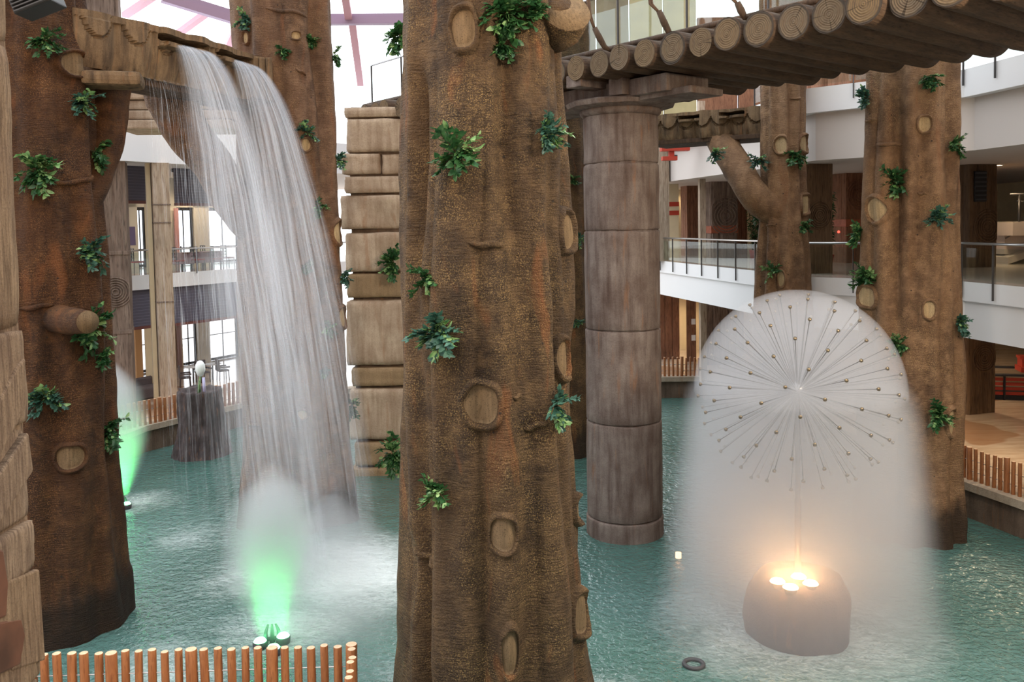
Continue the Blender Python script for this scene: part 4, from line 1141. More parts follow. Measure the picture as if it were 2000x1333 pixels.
# ================================================================== round stone column
CX, CY = P(1216, 600, 21.9).x, 21.9
root = empty('round_stone_column', (CX, CY, 0)); tag(root, 'grey-brown round stone column of stacked drums under the log bridge', 'column')
zs = [P(1216, y, 21.0).z for y in (1120, 1026, 834, 649, 451, 317, 219)]
zs = [-.5, zs[1], zs[2], zs[3], zs[4], zs[5], zs[6]]
for k in range(6):
    z0, z1 = zs[k], zs[k + 1]; n_ = 72; rr = .957 - .006 * k + (.02 if k == 0 else 0)
    prof = [(z0 + .006, rr - .035), (z0 + .03, rr - .006)] + [(z0 + .04 + (z1 - z0 - .08) * j / 12, rr + .004 * math.sin(PI * j / 12)) for j in range(13)] + [(z1 - .03, rr - .006), (z1 - .006, rr - .035)]
    vs = []; f = []
    for (z, r) in prof:
        for i in range(n_):
            a = 2 * PI * i / n_; v = Vector((r * math.cos(a), r * math.sin(a), z))
            q = 1 + .014 * noise.noise(v * 1.4 + Vector((k * 7, 0, 0))) + .006 * noise.noise(v * 5)
            vs.append((v.x * q, v.y * q, z + (.03 * noise.noise(Vector((a * 2, k, 0))) if z < z0 + .1 or z > z1 - .1 else 0)))
    M = len(prof)
    for j in range(M - 1):
        for i in range(n_): f.append((j * n_ + i, j * n_ + (i + 1) % n_, (j + 1) * n_ + (i + 1) % n_, (j + 1) * n_ + i))
    f.append(tuple(range(n_ - 1, -1, -1))); f.append(tuple((M - 1) * n_ + i for i in range(n_)))
    mk('drum', vs, f, STONE_COL, root, True)
m = MB(); m.lathe([(.90, -.4), (.90, zs[6])], (0, 0, 0), 40); m.build('core', STONE_COL, root, True)
m = MB(); zc = zs[6]
m.lathe([(.93, zc - .02), (1.0, zc + .04), (1.02, zc + .12), (.98, zc + .16)], (0, 0, 0), 60); m.build('neck_ring', STONE_COL, root, True)
m = MB(); m.lathe([(1.0, zc + .14), (1.32, zc + .20), (1.36, zc + .30), (1.30, zc + .34)], (0, 0, 0), 12)
m.build('abacus', STONE_COL, root)
# ================================================================== log bridge
Q0 = Vector((1.63, 20.8)); QD = Vector((4.56, -5.6)) / 7.222; QN = Vector((5.6, 4.56)) / 7.222   # along / away from camera
ZL = 11.56; SP = .722
m = MB()
bc = Vector((CX, CY))
ba = math.atan2(QD.y, QD.x)
m.box((0, 0, zc + .52), (4.3, 1.5, .40), ba, bev=.04); m.box((0, 0, zc + .74), (3.2, .5, .3), ba + PI / 2, bev=.03)
m.box((-.15, -1.12, zc + .56), (.45, .3, .4), ba, bev=.03); m.box((0, 0, zc + .30), (5.4, 1.15, .16), ba, bev=.03)
m.build('bracket_capital', STONE_COL, root)
root = empty('log_bridge', (Q0.x, Q0.y, ZL)); tag(root, 'footbridge of round logs crossing overhead from the sandstone pillar', 'log bridge')
rnd = random.Random(11); rads = [.30, .31, .30, .31, .36, .30, .34, .36, .345, .35, .36, .36, .35, .36, .36, .36]
LEN = 5.1
for i in range(-15, 18):
    rr = rads[i] if 0 <= i < 16 else rnd.uniform(.31, .36)
    st = Q0 + QD * (SP * i) - QN * rnd.uniform(-.05, .12)
    n_ = 30; vs = []; f = []; mi = []; rings = 16; L_ = LEN + rnd.uniform(-.15, .2)
    for j in range(rings + 1):
        z = L_ * j / rings; tp = rr * (1 + .03 * noise.noise(Vector((i * 3.3, z * .5, 0)))) * (.965 if j in (0, rings) else 1)
        for k in range(n_):
            a = 2 * PI * k / n_; w = 1 + .035 * noise.noise(Vector((math.cos(a) * 1.5 + i * 5, math.sin(a) * 1.5, z * .4))) + .015 * noise.noise(Vector((math.cos(a) * 9, math.sin(a) * 9, i)))
            vs.append((tp * w * math.cos(a), tp * w * math.sin(a), z if j else z + .0))
    for j in range(rings):
        for k in range(n_): f.append((j * n_ + k, (j) * n_ + (k + 1) % n_, (j + 1) * n_ + (k + 1) % n_, (j + 1) * n_ + k)); mi.append(0)
    f.append(tuple(range(n_ - 1, -1, -1))); mi.append(1); f.append(tuple(rings * n_ + k for k in range(n_))); mi.append(1)
    o = mk('log', vs, f, [LOG_SIDE, LOG_END], root, True, mi)
    for q in o.data.polygons:
        if q.material_index == 1: q.use_smooth = False
    zdir = Vector((QN.x, QN.y, 0)); xdir = Vector((QD.x, QD.y, 0)); ydir = zdir.cross(xdir)
    Mx = Matrix((xdir, ydir, zdir)).transposed().to_4x4()
    Mx = Mx @ Matrix.Rotation(rnd.uniform(0, 6), 4, 'Z')
    o.matrix_local = Matrix.Translation((st.x - Q0.x, st.y - Q0.y, rnd.uniform(-.02, .02))) @ Mx
# deck and kerb pole
def QP(s, off): return Q0 + QD * s + QN * off
def qbox(nm, s0, s1, o0, o1, z0, z1, mat, par):
    c = QP((s0 + s1) / 2, (o0 + o1) / 2); m = MB()
    m.box((c.x - Q0.x, c.y - Q0.y, (z0 + z1) / 2 - ZL), (s1 - s0, o1 - o0, z1 - z0), ba); return m.build(nm, mat, par)
qbox('deck_boards', -11, 13, .55, 4.6, 11.78, 11.92, LOG_SIDE, root)
for off in (.62, 4.5):
    m = MB(); m.tube([Vector((*(QP(-11, off) - Q0), .43)), Vector((*(QP(13, off) - Q0), .43))], .075, 10); m.build('kerb_pole', LOG_SIDE, root, True)
rl = railing([tuple(QP(s, .62)) for s in (-10.6, -1.3, 13)], 11.98, 'glass railing standing on the near side of the log bridge', 1.95, .32, 1.3, 'glass railings of the log bridge')
railing([tuple(QP(s, 4.5)) for s in (-10.6, 13)], 11.98, 'glass railing standing on the far side of the log bridge', 1.95, .1, 1.1, 'glass railings of the log bridge')
# ropes with wooden cleats
for (a, b, c, d_, dd, lab) in [((1146, -20), (1161, 57), (1181, 92), (1196, 101), 19.9, 'rope with a wooden cleat tied down beside the first bridge post'),
                           ((1262, -20), (1287, 24), (1308, 66), (1312, 72), 18.7, 'rope with a wooden cleat in the middle glass panel of the bridge'),
                           ((1432, -20), (1440, 8), (1455, 34), (1470, 38), 17.2, 'thick rope end lying over the bridge kerb')]:
    root = empty('tie_rope', P(*b, dd)); tag(root, lab, 'rope', 'ropes on the log bridge'); L = P(*b, dd)
    m = MB()
    for o in (-.035, .035): m.tube([P(*a, dd) - L + Vector((o * .3, 0, .6)), P((a[0] + b[0]) / 2 - 3 + o * 60, (a[1] + b[1]) / 2 + 6, dd) - L, Vector((0, 0, 0))], .028, 8)
    m.build('strand', ROPE, root, True)
    m = MB(); m.tube([Vector((0, 0, .03)), (P(*c, dd) - L) * .5, P(*c, dd) - L, P(*d_, dd) - L], [.06, .075, .06, .035], 10); m.build('cleat', LOG_SIDE, root, True)
# ================================================================== carved pillar at the picture edge
root = empty('carved_stone_pillar', (-3.3, 4.3, 0)); tag(root, 'near sandstone pillar carved like stacked timber blocks', 'stone pillar')
def pillmat(name, a, b, dark, rot, seedv):
    t = NT(name); v = t.coord(scale=(1.2, 26, 2.0), rot=rot, loc=(seedv, seedv, 0)); v2 = t.coord()
    n = t.noise(v, 1.6, 4, .6, .35); g = t.noise(v2, 70, 3, .7); bg = t.noise(v2, 2.0, 4)
    c = t.mix(t.ramp(n, [(.36, 0), (.60, 1)]), a, b); c = t.mix(t.ramp(bg, [(.45, 0), (.7, .55)]), c, dark); c = t.mix(t.ramp(g, [(.52, 0), (.66, .35)]), c, (.05, .035, .025))
    h = t.math('ADD', n, t.math('MULTIPLY', g, .25)); t.bsdf(c, .85, 0, t.bump(h, .85, .03), .2); return t.m
PM = [pillmat('pillar_timber_a', (.12, .078, .048), (.235, .16, .10), (.10, .06, .04), (R(90), 0, 0), 0),
      pillmat('pillar_timber_b', (.12, .08, .055), (.24, .17, .115), (.11, .07, .05), (R(38), 0, 0), 2),
      pillmat('pillar_timber_c', (.115, .075, .05), (.23, .16, .105), (.10, .06, .04), (R(62), 0, 0), 4),
      simple('pillar_rust', (.10, .040, .022), .55, nz=.5, nscale=3)]
# visible side face x = XF, between y0 and y1; boundaries in picture rows at the far edge
XF = -2.75; y0 = 3.0; y1 = 4.87
rows = [(-300, 88, 0, 0), (88, 640, 0, .0), (640, 826, 2, .02), (826, 1010, 1, -.01), (1010, 1110, 1, .015), (1110, 1320, 0, .02), (1320, 1420, 2, 0)]
m = MB(); m.box((XF - .57 + 3.3, (y0 + y1) / 2 - 4.3, 5), (1.1, y1 - y0 - .03, 12)); m.build('core', PM[2], root)
for (ra, rb, mi, ex) in rows:
    za, zb = P(30, ra, y1).z, P(30, rb, y1).z
    bm = bmesh.new(); bmesh.ops.create_cube(bm, size=1)
    for q in bm.verts: q.co = Vector((q.co.x * 1.1, q.co.y * (y1 - y0), q.co.z * (za - zb - .006)))
    bmesh.ops.subdivide_edges(bm, edges=bm.edges[:], cuts=18, use_grid_fill=True)
    cc = Vector((XF - .55 + ex, (y0 + y1) / 2, (za + zb) / 2))
    for q in bm.verts:
        c = q.co; w = c + cc
        ex_ = max(0, abs(c.x) - .47) / .08; ey = max(0, abs(c.y) - ((y1 - y0) / 2 - .07)) / .07; ez = max(0, abs(c.z) - ((za - zb) / 2 - .035)) / .035
        r = min(1.4, ex_ * ey + ex_ * ez + ey * ez)
        q.co = Vector((c.x - math.copysign(.010 * r, c.x), c.y - math.copysign(.010 * r, c.y), c.z - math.copysign(.010 * r, c.z)))
        q.co.x += .012 * noise.noise(w * 2.3) + .005 * noise.noise(w * 9) ; q.co.y += .008 * noise.noise(w * 1.9)
    bm.verts.index_update(); L = Vector(root.location)
    mk('carved_block', [q.co + cc - L for q in bm.verts], [tuple(v.index for v in f.verts) for f in bm.faces], PM[mi], root, True); bm.free()
# slanting planks and rust plates on the face
def facep(px, py):
    r = ray(px, py); s = (XF + .012) / r.x; return C0 + r * s
def plate(pts, mat, nm, th=.02, lab=None):
    c = [facep(*p) for p in pts]; L = Vector(root.location); n_ = len(c)
    v = [q + Vector((th, 0, 0)) - L for q in c] + [q - Vector((.02, 0, 0)) - L for q in c]
    f = [tuple(range(n_ - 1, -1, -1))] + [(i, (i + 1) % n_, n_ + (i + 1) % n_, n_ + i) for i in range(n_)]
    o = mk(nm, v, f, mat, root, False)
    mod = o.modifiers.new('bev', 'BEVEL'); mod.width = .012; mod.segments = 2
    if lab: o['label'] = lab
plate([(-60, 1225), (38, 1208), (46, 1240), (36, 1300), (-60, 1345)], PM[3], 'rust_plate', .014, 'smooth rust-brown plate')
plate([(-60, 1060), (2, 1075), (12, 1140), (8, 1205), (-60, 1235)], PM[3], 'rust_plate', .016, 'smooth rust-brown plate')
plate([(-60, 880), (30, 715), (44, 700), (46, 795), (-60, 990)], PM[2], 'slanting_plank', .02)
plate([(-60, 1000), (48, 845), (58, 920), (-60, 1100)], PM[1], 'slanting_plank', .025)
plate([(0, 1140), (74, 1112), (86, 1290), (20, 1312)], PM[0], 'slanting_plank', .012)
# ================================================================== wet stump with a small fountain head
p = P(388, 880, 30.0); SX, SY = p.x, 30.3
root = empty('tree_stump', (SX, SY, 0)); tag(root, 'dark wet tree stump standing in the pool behind the drizzle', 'tree stump')
vs = []; f = []; n_ = 80; nz_ = 40; Ht = 2.3
for j in range(nz_ + 1):
    z = -.5 + (Ht + .5) * j / nz_
    for i in range(n_):
        a = 2 * PI * i / n_; b = .72 + .35 * math.exp(-(z + .2) / .8)
        r = b + .10 * noise.noise(Vector((math.cos(a) * 2.2, math.sin(a) * 2.2, z * .5))) + .07 * noise.noise(Vector((math.cos(a) * 5, math.sin(a) * 5, z * 1.6))) + .05 * noise.noise(Vector((math.cos(a) * 9, math.sin(a) * 9, z * 3)))
        vs.append((r * math.cos(a), r * math.sin(a), z + (.06 * noise.noise(Vector((math.cos(a) * 3, math.sin(a) * 3, 9))) if j == nz_ else 0)))
for j in range(nz_):
    for i in range(n_): f.append((j * n_ + i, j * n_ + (i + 1) % n_, (j + 1) * n_ + (i + 1) % n_, (j + 1) * n_ + i))
for (rs, dz) in ((.72, -.03), (.70, -.12), (0.02, -.14)):
    b = len(vs)
    for i in range(n_): a = 2 * PI * i / n_; vs.append((rs * .8 * math.cos(a), rs * .8 * math.sin(a), Ht + dz))
    for i in range(n_): f.append((b - n_ + i, b - n_ + (i + 1) % n_, b + (i + 1) % n_, b + i))
mk('bark', vs, f, STONE_DK, root, True)
root = empty('flower_ornament', (SX + .12, SY - .2, Ht - .15)); tag(root, 'white blossom ornament with green stem standing on the wet stump', 'ornament')
m = MB(); m.lathe([(0, .62), (.10, .68), (.17, .85), (.16, 1.05), (.08, 1.18), (0, 1.2)], (0, 0, 0), 16, cap=False); m.build('blossom', simple('white_blossom', (.9, .95, .95), .3), root, True)
m = MB(); m.tube([(-.06, 0, 0), (-.05, 0, .35), (0, 0, .66)], [.07, .05, .03], 8); m.build('stem', LEAF3, root, True)
m = MB(); m.tube([(.12, 0, 0), (.1, 0, .6)], .05, 8); m.build('vase', simple('lilac_glass', (.62, .6, .9), .3), root, True)
# ================================================================== dandelion fountain
DX, DY = P(1558, 900, 16.3).x, 16.3
HZ = P(1560, 765, 16.3).z
root = empty('boulder', (DX, DY, 0)); tag(root, 'rounded brown boulder at the foot of the dandelion fountain', 'boulder')
vs = []; f = []; n_ = 64
prof = [(.90, -.5), (.95, -.1), (.99, .25), (.985, .6), (.92, .88), (.80, 1.06), (.64, 1.15), (.48, 1.13), (.40, 1.09), (.3, 1.06), (.02, 1.06)]
q_ = []
for (r0, z0), (r1, z1) in zip(prof, prof[1:]):
    for k in range(3): q_.append((r0 + (r1 - r0) * k / 3, z0 + (z1 - z0) * k / 3))
q_.append(prof[-1])
for (r, z) in q_:
    for i in range(n_):
        a = 2 * PI * i / n_; v = Vector((r * math.cos(a), r * math.sin(a), z)); w = 1 + .09 * noise.noise(v * 1.5) + .03 * noise.noise(v * 4)
        vs.append((v.x * w, v.y * w, z * (1 + .05 * noise.noise(v))))
for j in range(len(q_) - 1):
    for i in range(n_): f.append((j * n_ + i, j * n_ + (i + 1) % n_, (j + 1) * n_ + (i + 1) % n_, (j + 1) * n_ + i))
mk('rock_body', vs, f, STONE_DOME, root, True)
root = empty('dandelion_fountain', (DX, DY, .9)); tag(root, 'dandelion-shaped spray ball of steel rods on a slim stem', 'fountain')
hz = HZ - .9
m = MB(); m.tube([(0, 0, 0), (0, 0, hz * .45), (0, 0, hz * .45 + .01), (0, 0, hz)], [.06, .06, .045, .045], 14); m.build('stem', STEELD, root, True)
m = MB(); m.lathe([(0, hz - .2), (.12, hz - .16), (.2, hz), (.12, hz + .16), (0, hz + .2)], (0, 0, 0), 24, cap=False); m.build('hub', STEEL, root, True)
N = 160; RB = 1.85; arms = []
for i in range(N):
    z = 1 - 2 * (i + .5) / N; a = i * 2.399963; s = math.sqrt(1 - z * z)
    arms.append(Vector((s * math.cos(a), s * math.sin(a), z)))
arms = [d for d in arms if d.z > -.93]
arms.sort(key=lambda d: d.y)   # those toward the viewer first
def arm(m, d):
    c = Vector((0, 0, hz)); u = d.cross(Vector((0, 0, 1))).normalized() if abs(d.z) < .98 else Vector((1, 0, 0)); w = u.cross(d)
    m.tube([c + d * .18, c + d * RB], .0075, 6, 0)
    b = c + d * RB
    prof = [(.014, -.04), (.034, -.012), (.034, .014), (.008, .022)]
    vv = []; ff = []; k_ = 8
    for (r, h) in prof:
        for k in range(k_):
            an = 2 * PI * k / k_; vv.append(b + d * h + (u * math.cos(an) + w * math.sin(an)) * r)
    for j in range(3):
        for k in range(k_): ff.append((j * k_ + k, j * k_ + (k + 1) % k_, (j + 1) * k_ + (k + 1) % k_, (j + 1) * k_ + k))
    ff.append(tuple(3 * k_ + k for k in range(k_)))
    m.add(vv, ff, 1)
for d in arms[:99]:
    m = MB(); arm(m, d); m.build('spray_arm', [STEELD, BRASS], root, True)
m = MB()
for d in arms[99:]: arm(m, d)
tag(m.build('rear_spray_arms', [STEELD, BRASS], root, True), kind='stuff')
# orange lamps on the boulder
for (px, py, lab) in [(1521, 1149, 'orange lamp on the boulder, on the side toward the round column'), (1591, 1155, 'orange lamp on the boulder nearest the tan trunk'), (1551, 1165, 'orange lamp at the front lip of the boulder'), (1563, 1137, 'orange lamp behind the fountain stem')]:
    p = PZ(px, py, 1.15); p = Vector((DX + (p.x - DX) * .95, DY + (p.y - DY) * .75, 1.20))
    r_ = empty('orange_lamp', p); tag(r_, lab, 'lamp', 'orange lamps under the dandelion fountain')
    m = MB(); m.lathe([(.09, -.12), (.12, -.02), (.11, .0)], (0, 0, 0), 14); m.build('housing', DKGREY, r_, True)
    m = MB(); m.lathe([(.14, .0), (.11, .035), (0, .055)], (0, 0, 0), 14, cap=False); m.build('lens', LAMP_ORANGE, r_, True)
    ld = bpy.data.lights.new('orange_lamp_light', 'POINT'); ld.energy = 16; ld.color = (1, .50, .22); ld.shadow_soft_size = .06
    lo = bpy.data.objects.new('orange_lamp_light', ld); COL.objects.link(lo); lo.location = p + Vector((0, 0, .16))
p = PZ(1325, 1090, .05); r_ = empty('pool_lamp', p); tag(r_, 'small orange lamp breaking the water beside the round column', 'lamp')
m = MB(); m.lathe([(.07, 0), (.07, .12), (0, .14)], (0, 0, 0), 12, cap=False); m.build('lens', emis('lamp_soft_orange', (1, .5, .25), 4), r_, True)
p = PZ(1355, 1298, .02); m = MB(); pts = [(.17 * math.cos(2 * PI * k / 20), .17 * math.sin(2 * PI * k / 20), 0) for k in range(21)]; m.tube(pts, .04, 8, cap=False)
o = m.build('nozzle_ring', DKGREY, None, True); o.location = p; tag(o, 'dark round nozzle ring at the water surface in front of the boulder', 'nozzle ring')
# ================================================================== green-lit jets : nozzles and lamps
def jet_base(px, py, lab, lamps, power):
    p = PZ(px, py, 0.05); root = empty('fountain_nozzle', p); tag(root, lab, 'fountain nozzle', 'green-lit fountain nozzles')
    m = MB(); m.tube([(-.25, 0, .0), (.25, .1, .0)], .04, 8); m.build('manifold', DKGREY, root, True)
    for x in (-.12, 0, .12): m = MB(); m.tube([(x, x * .4, -.05), (x * .9, x * .4, .16), (x * .6, 0, .3)], [.05, .035, .02], 8); m.build('nozzle', DKGREY, root, True)
    for (qx, qy) in lamps:
        q = PZ(qx, qy, .1)
        m = MB(); m.lathe([(.13, -.12), (.14, .0), (.12, .03)], q - p, 16); o = m.build('lamp_housing', DKGREY, root, True)
        m = MB(); m.lathe([(.12, .03), (.09, .07), (0, .09)], q - p, 16, cap=False); m.build('lamp_lens', LAMP_GREEN, o, True)
        ld = bpy.data.lights.new('green_lamp_light', 'SPOT'); ld.energy = power; ld.color = (.10, 1, .20); ld.shadow_soft_size = .12; ld.spot_size = R(52); ld.spot_blend = 1.0
        lo = bpy.data.objects.new('green_lamp_light', ld); COL.objects.link(lo); lo.location = Vector((q.x, q.y, .22))
        lo.rotation_euler = (Vector((p.x + .05, p.y, 2.6)) - Vector((q.x, q.y, .22))).to_track_quat('-Z', 'Y').to_euler()
    return p
J1 = jet_base(532, 1250, 'green-lit fountain nozzle nearest the pole fence', [(508, 1256), (553, 1246), (534, 1269)], 190)
J2 = jet_base(237, 988, 'green-lit fountain nozzle half hidden by the dark trunk', [(247, 987)], 1100)
# ================================================================== spray and mist (true volumes)
def vol(name, prof, loc, dens, label, cat, soft=.35, tilt=(0, 0), z0=0, z1=1, n=32, color=(.93, .96, 1), zfade=None, grainy=True):
    """lathe-shaped body of airborne droplets; density eases to nothing at the rim"""
    vs = []; f = []
    Z0 = prof[0][1]
    for (r, z) in prof:
        for k in range(n):
            a = 2 * PI * k / n; vs.append((r * math.cos(a) + tilt[0] * (z - Z0), r * math.sin(a) + tilt[1] * (z - Z0), z))
    for j in range(len(prof) - 1):
        for k in range(n): f.append((j * n + k, j * n + (k + 1) % n, (j + 1) * n + (k + 1) % n, (j + 1) * n + k))
    f.append(tuple(range(n - 1, -1, -1))); f.append(tuple((len(prof) - 1) * n + k for k in range(n)))
    t = NT('droplets_' + name)
    pv = t.new('ShaderNodeVolumePrincipled'); pv.inputs['Color'].default_value = (*color, 1); pv.inputs['Anisotropy'].default_value = .1
    if soft:
        v = t.coord(); sep = t.n.new('ShaderNodeSeparateXYZ'); t.l.new(v, sep.inputs[0])
        zz = sep.outputs[2]
        x = t.math('SUBTRACT', sep.outputs[0], t.math('MULTIPLY', t.math('SUBTRACT', zz, Z0), tilt[0]))
        y = t.math('SUBTRACT', sep.outputs[1], t.math('MULTIPLY', t.math('SUBTRACT', zz, Z0), tilt[1]))
        r = t.math('SQRT', t.math('ADD', t.math('MULTIPLY', x, x), t.math('MULTIPLY', y, y)))
        # profile radius through a colour ramp over height
        zmin, zmax = prof[0][1], prof[-1][1]; rm = max(a for a, b in prof)
        fz = t.math('DIVIDE', t.math('SUBTRACT', zz, zmin), zmax - zmin, clamp=True)
        pr = t.ramp(fz, [((b - zmin) / (zmax - zmin), a / rm) for a, b in prof])
        q = t.math('DIVIDE', r, t.math('ADD', t.math('MULTIPLY', pr, rm), .001))
        m_ = t.new('ShaderNodeMapRange', interpolation_type='SMOOTHSTEP'); t.l.new(q, m_.inputs[0])
        m_.inputs[1].default_value = 1 - soft; m_.inputs[2].default_value = 1.0; m_.inputs[3].default_value = 1; m_.inputs[4].default_value = 0
        d = t.math('MULTIPLY', m_.outputs[0], dens)
        if zfade:
            zr = t.ramp(fz, zfade); d = t.math('MULTIPLY', d, zr)
        t.l.new(d, pv.inputs['Density'])
    else: pv.inputs['Density'].default_value = dens
    t.l.new(pv.outputs[0], t.out.inputs['Volume'])
    o = mk(name, vs, f, t.m, None, True); o.location = loc
    tag(o, label, cat, kind='stuff'); return o
# water dome: sphere round the rods
prof = []
RD = 1.93
for k in range(0, 15):
    a = -.02 + (PI / 2 + .02) * k / 14
    prof.append((max(.01, RD * math.cos(a)), RD * math.sin(a)))
vol('water_dome', prof, (DX, DY, HZ), .52, 'round dome of fine spray surrounding the steel rods', 'spray', soft=0, color=(.86, .875, .93))
vol('spray_curtain', [(3.05, 0.02), (2.82, .6), (2.62, 1.6), (2.47, 2.8), (2.30, HZ - .5), (2.17, HZ), (1.93, HZ + .45)], (DX, DY, 0), .72, 'curtain of falling mist below the dome, reaching the water around the boulder', 'spray', soft=.28,
    zfade=[(0, .24), (.22, .48), (.5, .95), (.9, 1), (1, 0)], color=(.87, .885, .93))
HJ = P(545, 915, 16.6).z
vol('fountain_spray', [(.25, .1), (.65, .5), (.92, 1.0), (1.08, 1.6), (1.08, 2.2), (.88, 2.8), (.55, HJ - .2), (.15, HJ + .25)], (J1.x, J1.y, 0), 2.3, 'plume of spray over the green lamps nearest the pole fence', 'spray', soft=1.0, tilt=(.03, 0),
    zfade=[(0, .12), (.15, .4), (.4, 1), (.85, .6), (1, .1)])
vol('drifting_mist', [(1.7, .02), (1.9, .5), (1.5, 1.0), (.8, 1.5), (.1, 1.8)], (J1.x + 1.1, J1.y + .5, 0), .42, 'thin mist drifting from the green-lit plume toward the splash', 'mist', soft=1.0)
H2 = P(205, 690, 25.2).z
vol('fountain_spray', [(.12, .1), (.6, .8), (.95, 1.6), (1.1, 2.4), (.95, 3.4), (.6, H2 - .5), (.1, H2)], (J2.x, J2.y, 0), 1.6, 'plume of spray half hidden by the dark trunk, green at its foot', 'spray', soft=.8, tilt=(-.06, 0), zfade=[(0, .12), (.15, .35), (.4, 1), (1, .7)])
lx, ly = PZ(650, 1120, 0).x, PZ(650, 1120, 0).y
vol('splash_mist', [(2.3, .02), (1.9, .5), (1.2, 1.1), (.3, 1.8)], (lx, ly, 0), .38, 'low splash mist where the waterfall meets the pool', 'mist', soft=.8)
# ================================================================== falling water
def fall_mat(name, alpha, lo, hi, us, vs_, col=(.84, .90, 1.0), wvar=1.0):
    t = NT(name)
    tc = t.n.new('ShaderNodeTexCoord'); mp = t.n.new('ShaderNodeMapping'); t.l.new(tc.outputs['UV'], mp.inputs[0]); mp.inputs['Scale'].default_value = (us, vs_, 1)
    n1 = t.noise(mp.outputs[0], 1, 4, .65, .2)
    mp2 = t.n.new('ShaderNodeMapping'); t.l.new(tc.outputs['UV'], mp2.inputs[0]); mp2.inputs['Scale'].default_value = (us * .25, vs_ * 2.2, 1)
    n2 = t.noise(mp2.outputs[0], 1, 3, .6)
    a = t.math('ADD', t.math('MULTIPLY', n1, .7), t.math('MULTIPLY', n2, .3))
    a = t.ramp(a, [(lo, 0), (hi, 1)])
    sep = t.n.new('ShaderNodeSeparateXYZ'); t.l.new(tc.outputs['UV'], sep.inputs[0])
    u = sep.outputs[0]
    e = t.math('MULTIPLY', t.math('MULTIPLY', u, t.math('SUBTRACT', 1.0, u)), 9.0, clamp=True)
    vv = sep.outputs[1]
    en = t.ramp(vv, [(0, 1), (.10, 1), (.55, .8), (.78, .45), (1, .12)])
    a = t.math('MULTIPLY', t.math('MULTIPLY', a, alpha), t.math('MULTIPLY', e, en))
    df = t.new('ShaderNodeBsdfDiffuse'); df.inputs[0].default_value = (*col, 1)
    tl = t.new('ShaderNodeBsdfTranslucent'); tl.inputs[0].default_value = (*col, 1)
    ms = t.new('ShaderNodeMixShader'); ms.inputs[0].default_value = .5; t.l.new(df.outputs[0], ms.inputs[1]); t.l.new(tl.outputs[0], ms.inputs[2])
    tr = t.new('ShaderNodeBsdfTransparent')
    mx = t.new('ShaderNodeMixShader'); t.l.new(a, mx.inputs[0]); t.l.new(tr.outputs[0], mx.inputs[1]); t.l.new(ms.outputs[0], mx.inputs[2])
    t.l.new(mx.outputs[0], t.out.inputs['Surface']); return t.m
FALL = fall_mat('falling_water', .72, .42, .74, 17, 1.1)
FALL2 = fall_mat('falling_water_veil', .42, .36, .74, 42, 2.0)
DRIZ = fall_mat('drizzle', .55, .54, .68, 90, 3.0)
A_, D_, N_, Lf = FA
def fall(name, t0, t1, sheets, label, seed, par=None, g=9.81, ztop=11.93):
    rnd = random.Random(seed); root = empty(name, (0, 0, 0)); tag(root, label, 'waterfall', 'streams falling from the near flume')
    for (v0, v1, mat, spread, off) in sheets:
        nu, nv = 26, 60; vs = []; uv = []; f = []
        for i in range(nu + 1):
            u = i / nu; t = t0 + (t1 - t0) * u
            b = A_ + D_ * t + N_ * (.35 * 4 * t * (1 - t) + .02)
            sp = v0 + (v1 - v0) * u + .22 * noise.noise(Vector((u * 5, seed, v0)))
            along = spread * (u - .5) + .15 * noise.noise(Vector((u * 4, seed + 5, v1)))
            for j in range(nv + 1):
                T = 1.56 * (j / nv) ** .8
                z = ztop - .5 * g * T * T + off
                z = max(z, .02) if j < nv else .0
                dv = N_ * (sp * T + .05 * T * noise.noise(Vector((u * 9, j * .2, seed)))) + D_.normalized() * (along * T)
                vs.append((b.x + dv.x, b.y + dv.y, z)); uv.append((u, (ztop - z) / 12.0))
        for i in range(nu):
            for j in range(nv): a = i * (nv + 1) + j; f.append((a, a + nv + 1, a + nv + 2, a + 1))
        mk('water_sheet', vs, f, mat, root, True, None, uv)
    return root
fall('waterfall_stream', .36, .53, [(1.0, 1.9, FALL2, .5, .02), (1.25, 2.05, FALL, .4, 0), (.8, 1.6, FALL2, .9, 0), (1.1, 1.8, FALL, .7, 0)], 'nearer of the two streams falling from the carved flume', 3)
fall('waterfall_stream', .66, .82, [(1.1, 2.1, FALL2, .5, .02), (1.35, 2.2, FALL, .4, 0), (.9, 1.8, FALL2, .9, 0), (1.0, 1.9, FALL, .6, 0)], 'farther stream falling from the carved flume close to the waterfall trunk', 9)
fall('drizzle', .22, .60, [(.15, .5, DRIZ, .3, -.6), (.4, 1.1, DRIZ, .5, -.6)], 'thin drizzle dripping from the flume underside', 14, ztop=11.7)
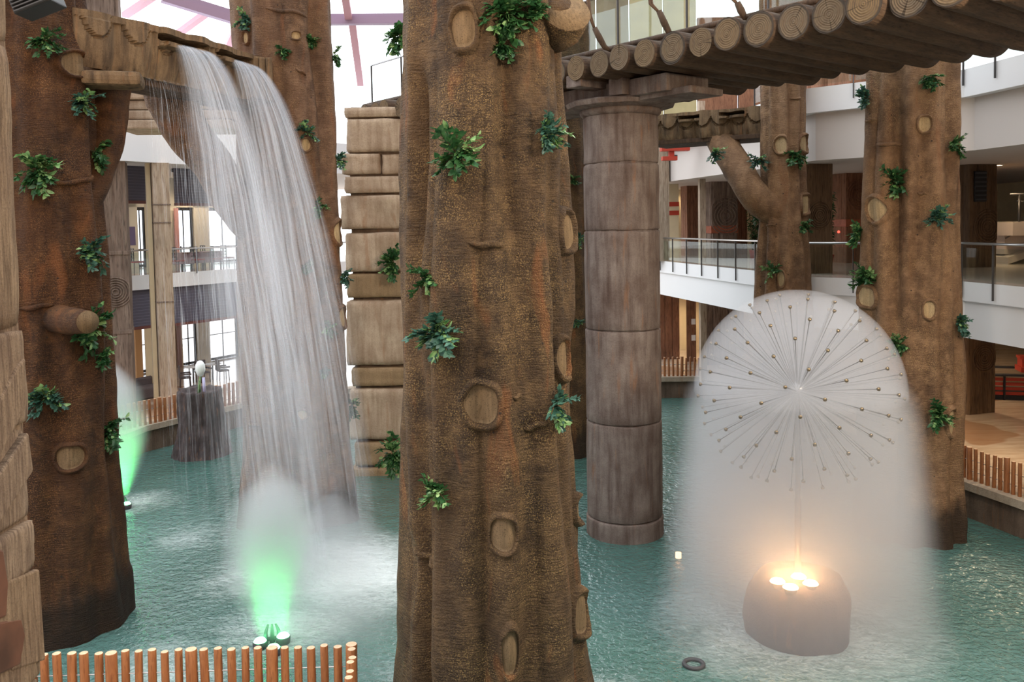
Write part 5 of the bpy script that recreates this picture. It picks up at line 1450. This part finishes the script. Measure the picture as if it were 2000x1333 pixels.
# ================================================================== light
w = bpy.data.worlds.new('world'); SC.world = w; w.use_nodes = True
nt = w.node_tree; nt.nodes.clear()
def wn(t_, **k):
    q = nt.nodes.new(t_)
    for a, b in k.items(): setattr(q, a, b)
    return q
tc = wn('ShaderNodeTexCoord'); dot = wn('ShaderNodeVectorMath', operation='DOT_PRODUCT')
nt.links.new(tc.outputs['Generated'], dot.inputs[0]); dot.inputs[1].default_value = Vector((-.30, .38, .87)).normalized()
rp = wn('ShaderNodeValToRGB'); mr = wn('ShaderNodeMapRange'); nt.links.new(dot.outputs['Value'], mr.inputs[0]); mr.inputs[1].default_value = -1; mr.inputs[2].default_value = 1
nt.links.new(mr.outputs[0], rp.inputs[0])
e = rp.color_ramp.elements; e[0].position = .25; e[0].color = (.075, .055, .043, 1); e[1].position = .80; e[1].color = (.93, .97, 1, 1)
x = e.new(.55); x.color = (.27, .26, .255, 1)
bg = wn('ShaderNodeBackground'); nt.links.new(rp.outputs[0], bg.inputs[0]); bg.inputs[1].default_value = 3.3
ow = wn('ShaderNodeOutputWorld'); nt.links.new(bg.outputs[0], ow.inputs[0])
def area(loc, target, size, power, col):  # added warm fill out of view, to brighten the trunks and bring out relief
    ld = bpy.data.lights.new('fill_lamp', 'AREA'); ld.shape = 'DISK'; ld.size = size; ld.energy = power; ld.color = col
    lo = bpy.data.objects.new('fill_lamp', ld); COL.objects.link(lo); lo.location = loc
    lo.rotation_euler = (Vector(target) - Vector(loc)).to_track_quat('-Z', 'Y').to_euler()
area((9.5, 9.0, 11.5), (-.5, 13, 4.5), 1.6, 1400, (1, .82, .60))
area((15.5, 12, 10.8), (10, 21.6, 5.5), 1.6, 1500, (1, .78, .54))
area((-3.0, 6, 14), (-9.2, 17.3, 7), 1.6, 650, (1, .74, .50))
vs_ = SC.view_settings; vs_.view_transform = 'Standard'; vs_.look = 'None'; vs_.exposure = 0; vs_.gamma = 1; vs_.use_curve_mapping = False
SC.cycles.transparent_max_bounces = 40
SC.cycles.max_bounces = 7; SC.cycles.adaptive_threshold = .05; SC.cycles.diffuse_bounces = 3; SC.cycles.glossy_bounces = 3; SC.cycles.volume_bounces = 1
SC.cycles.use_denoising = True
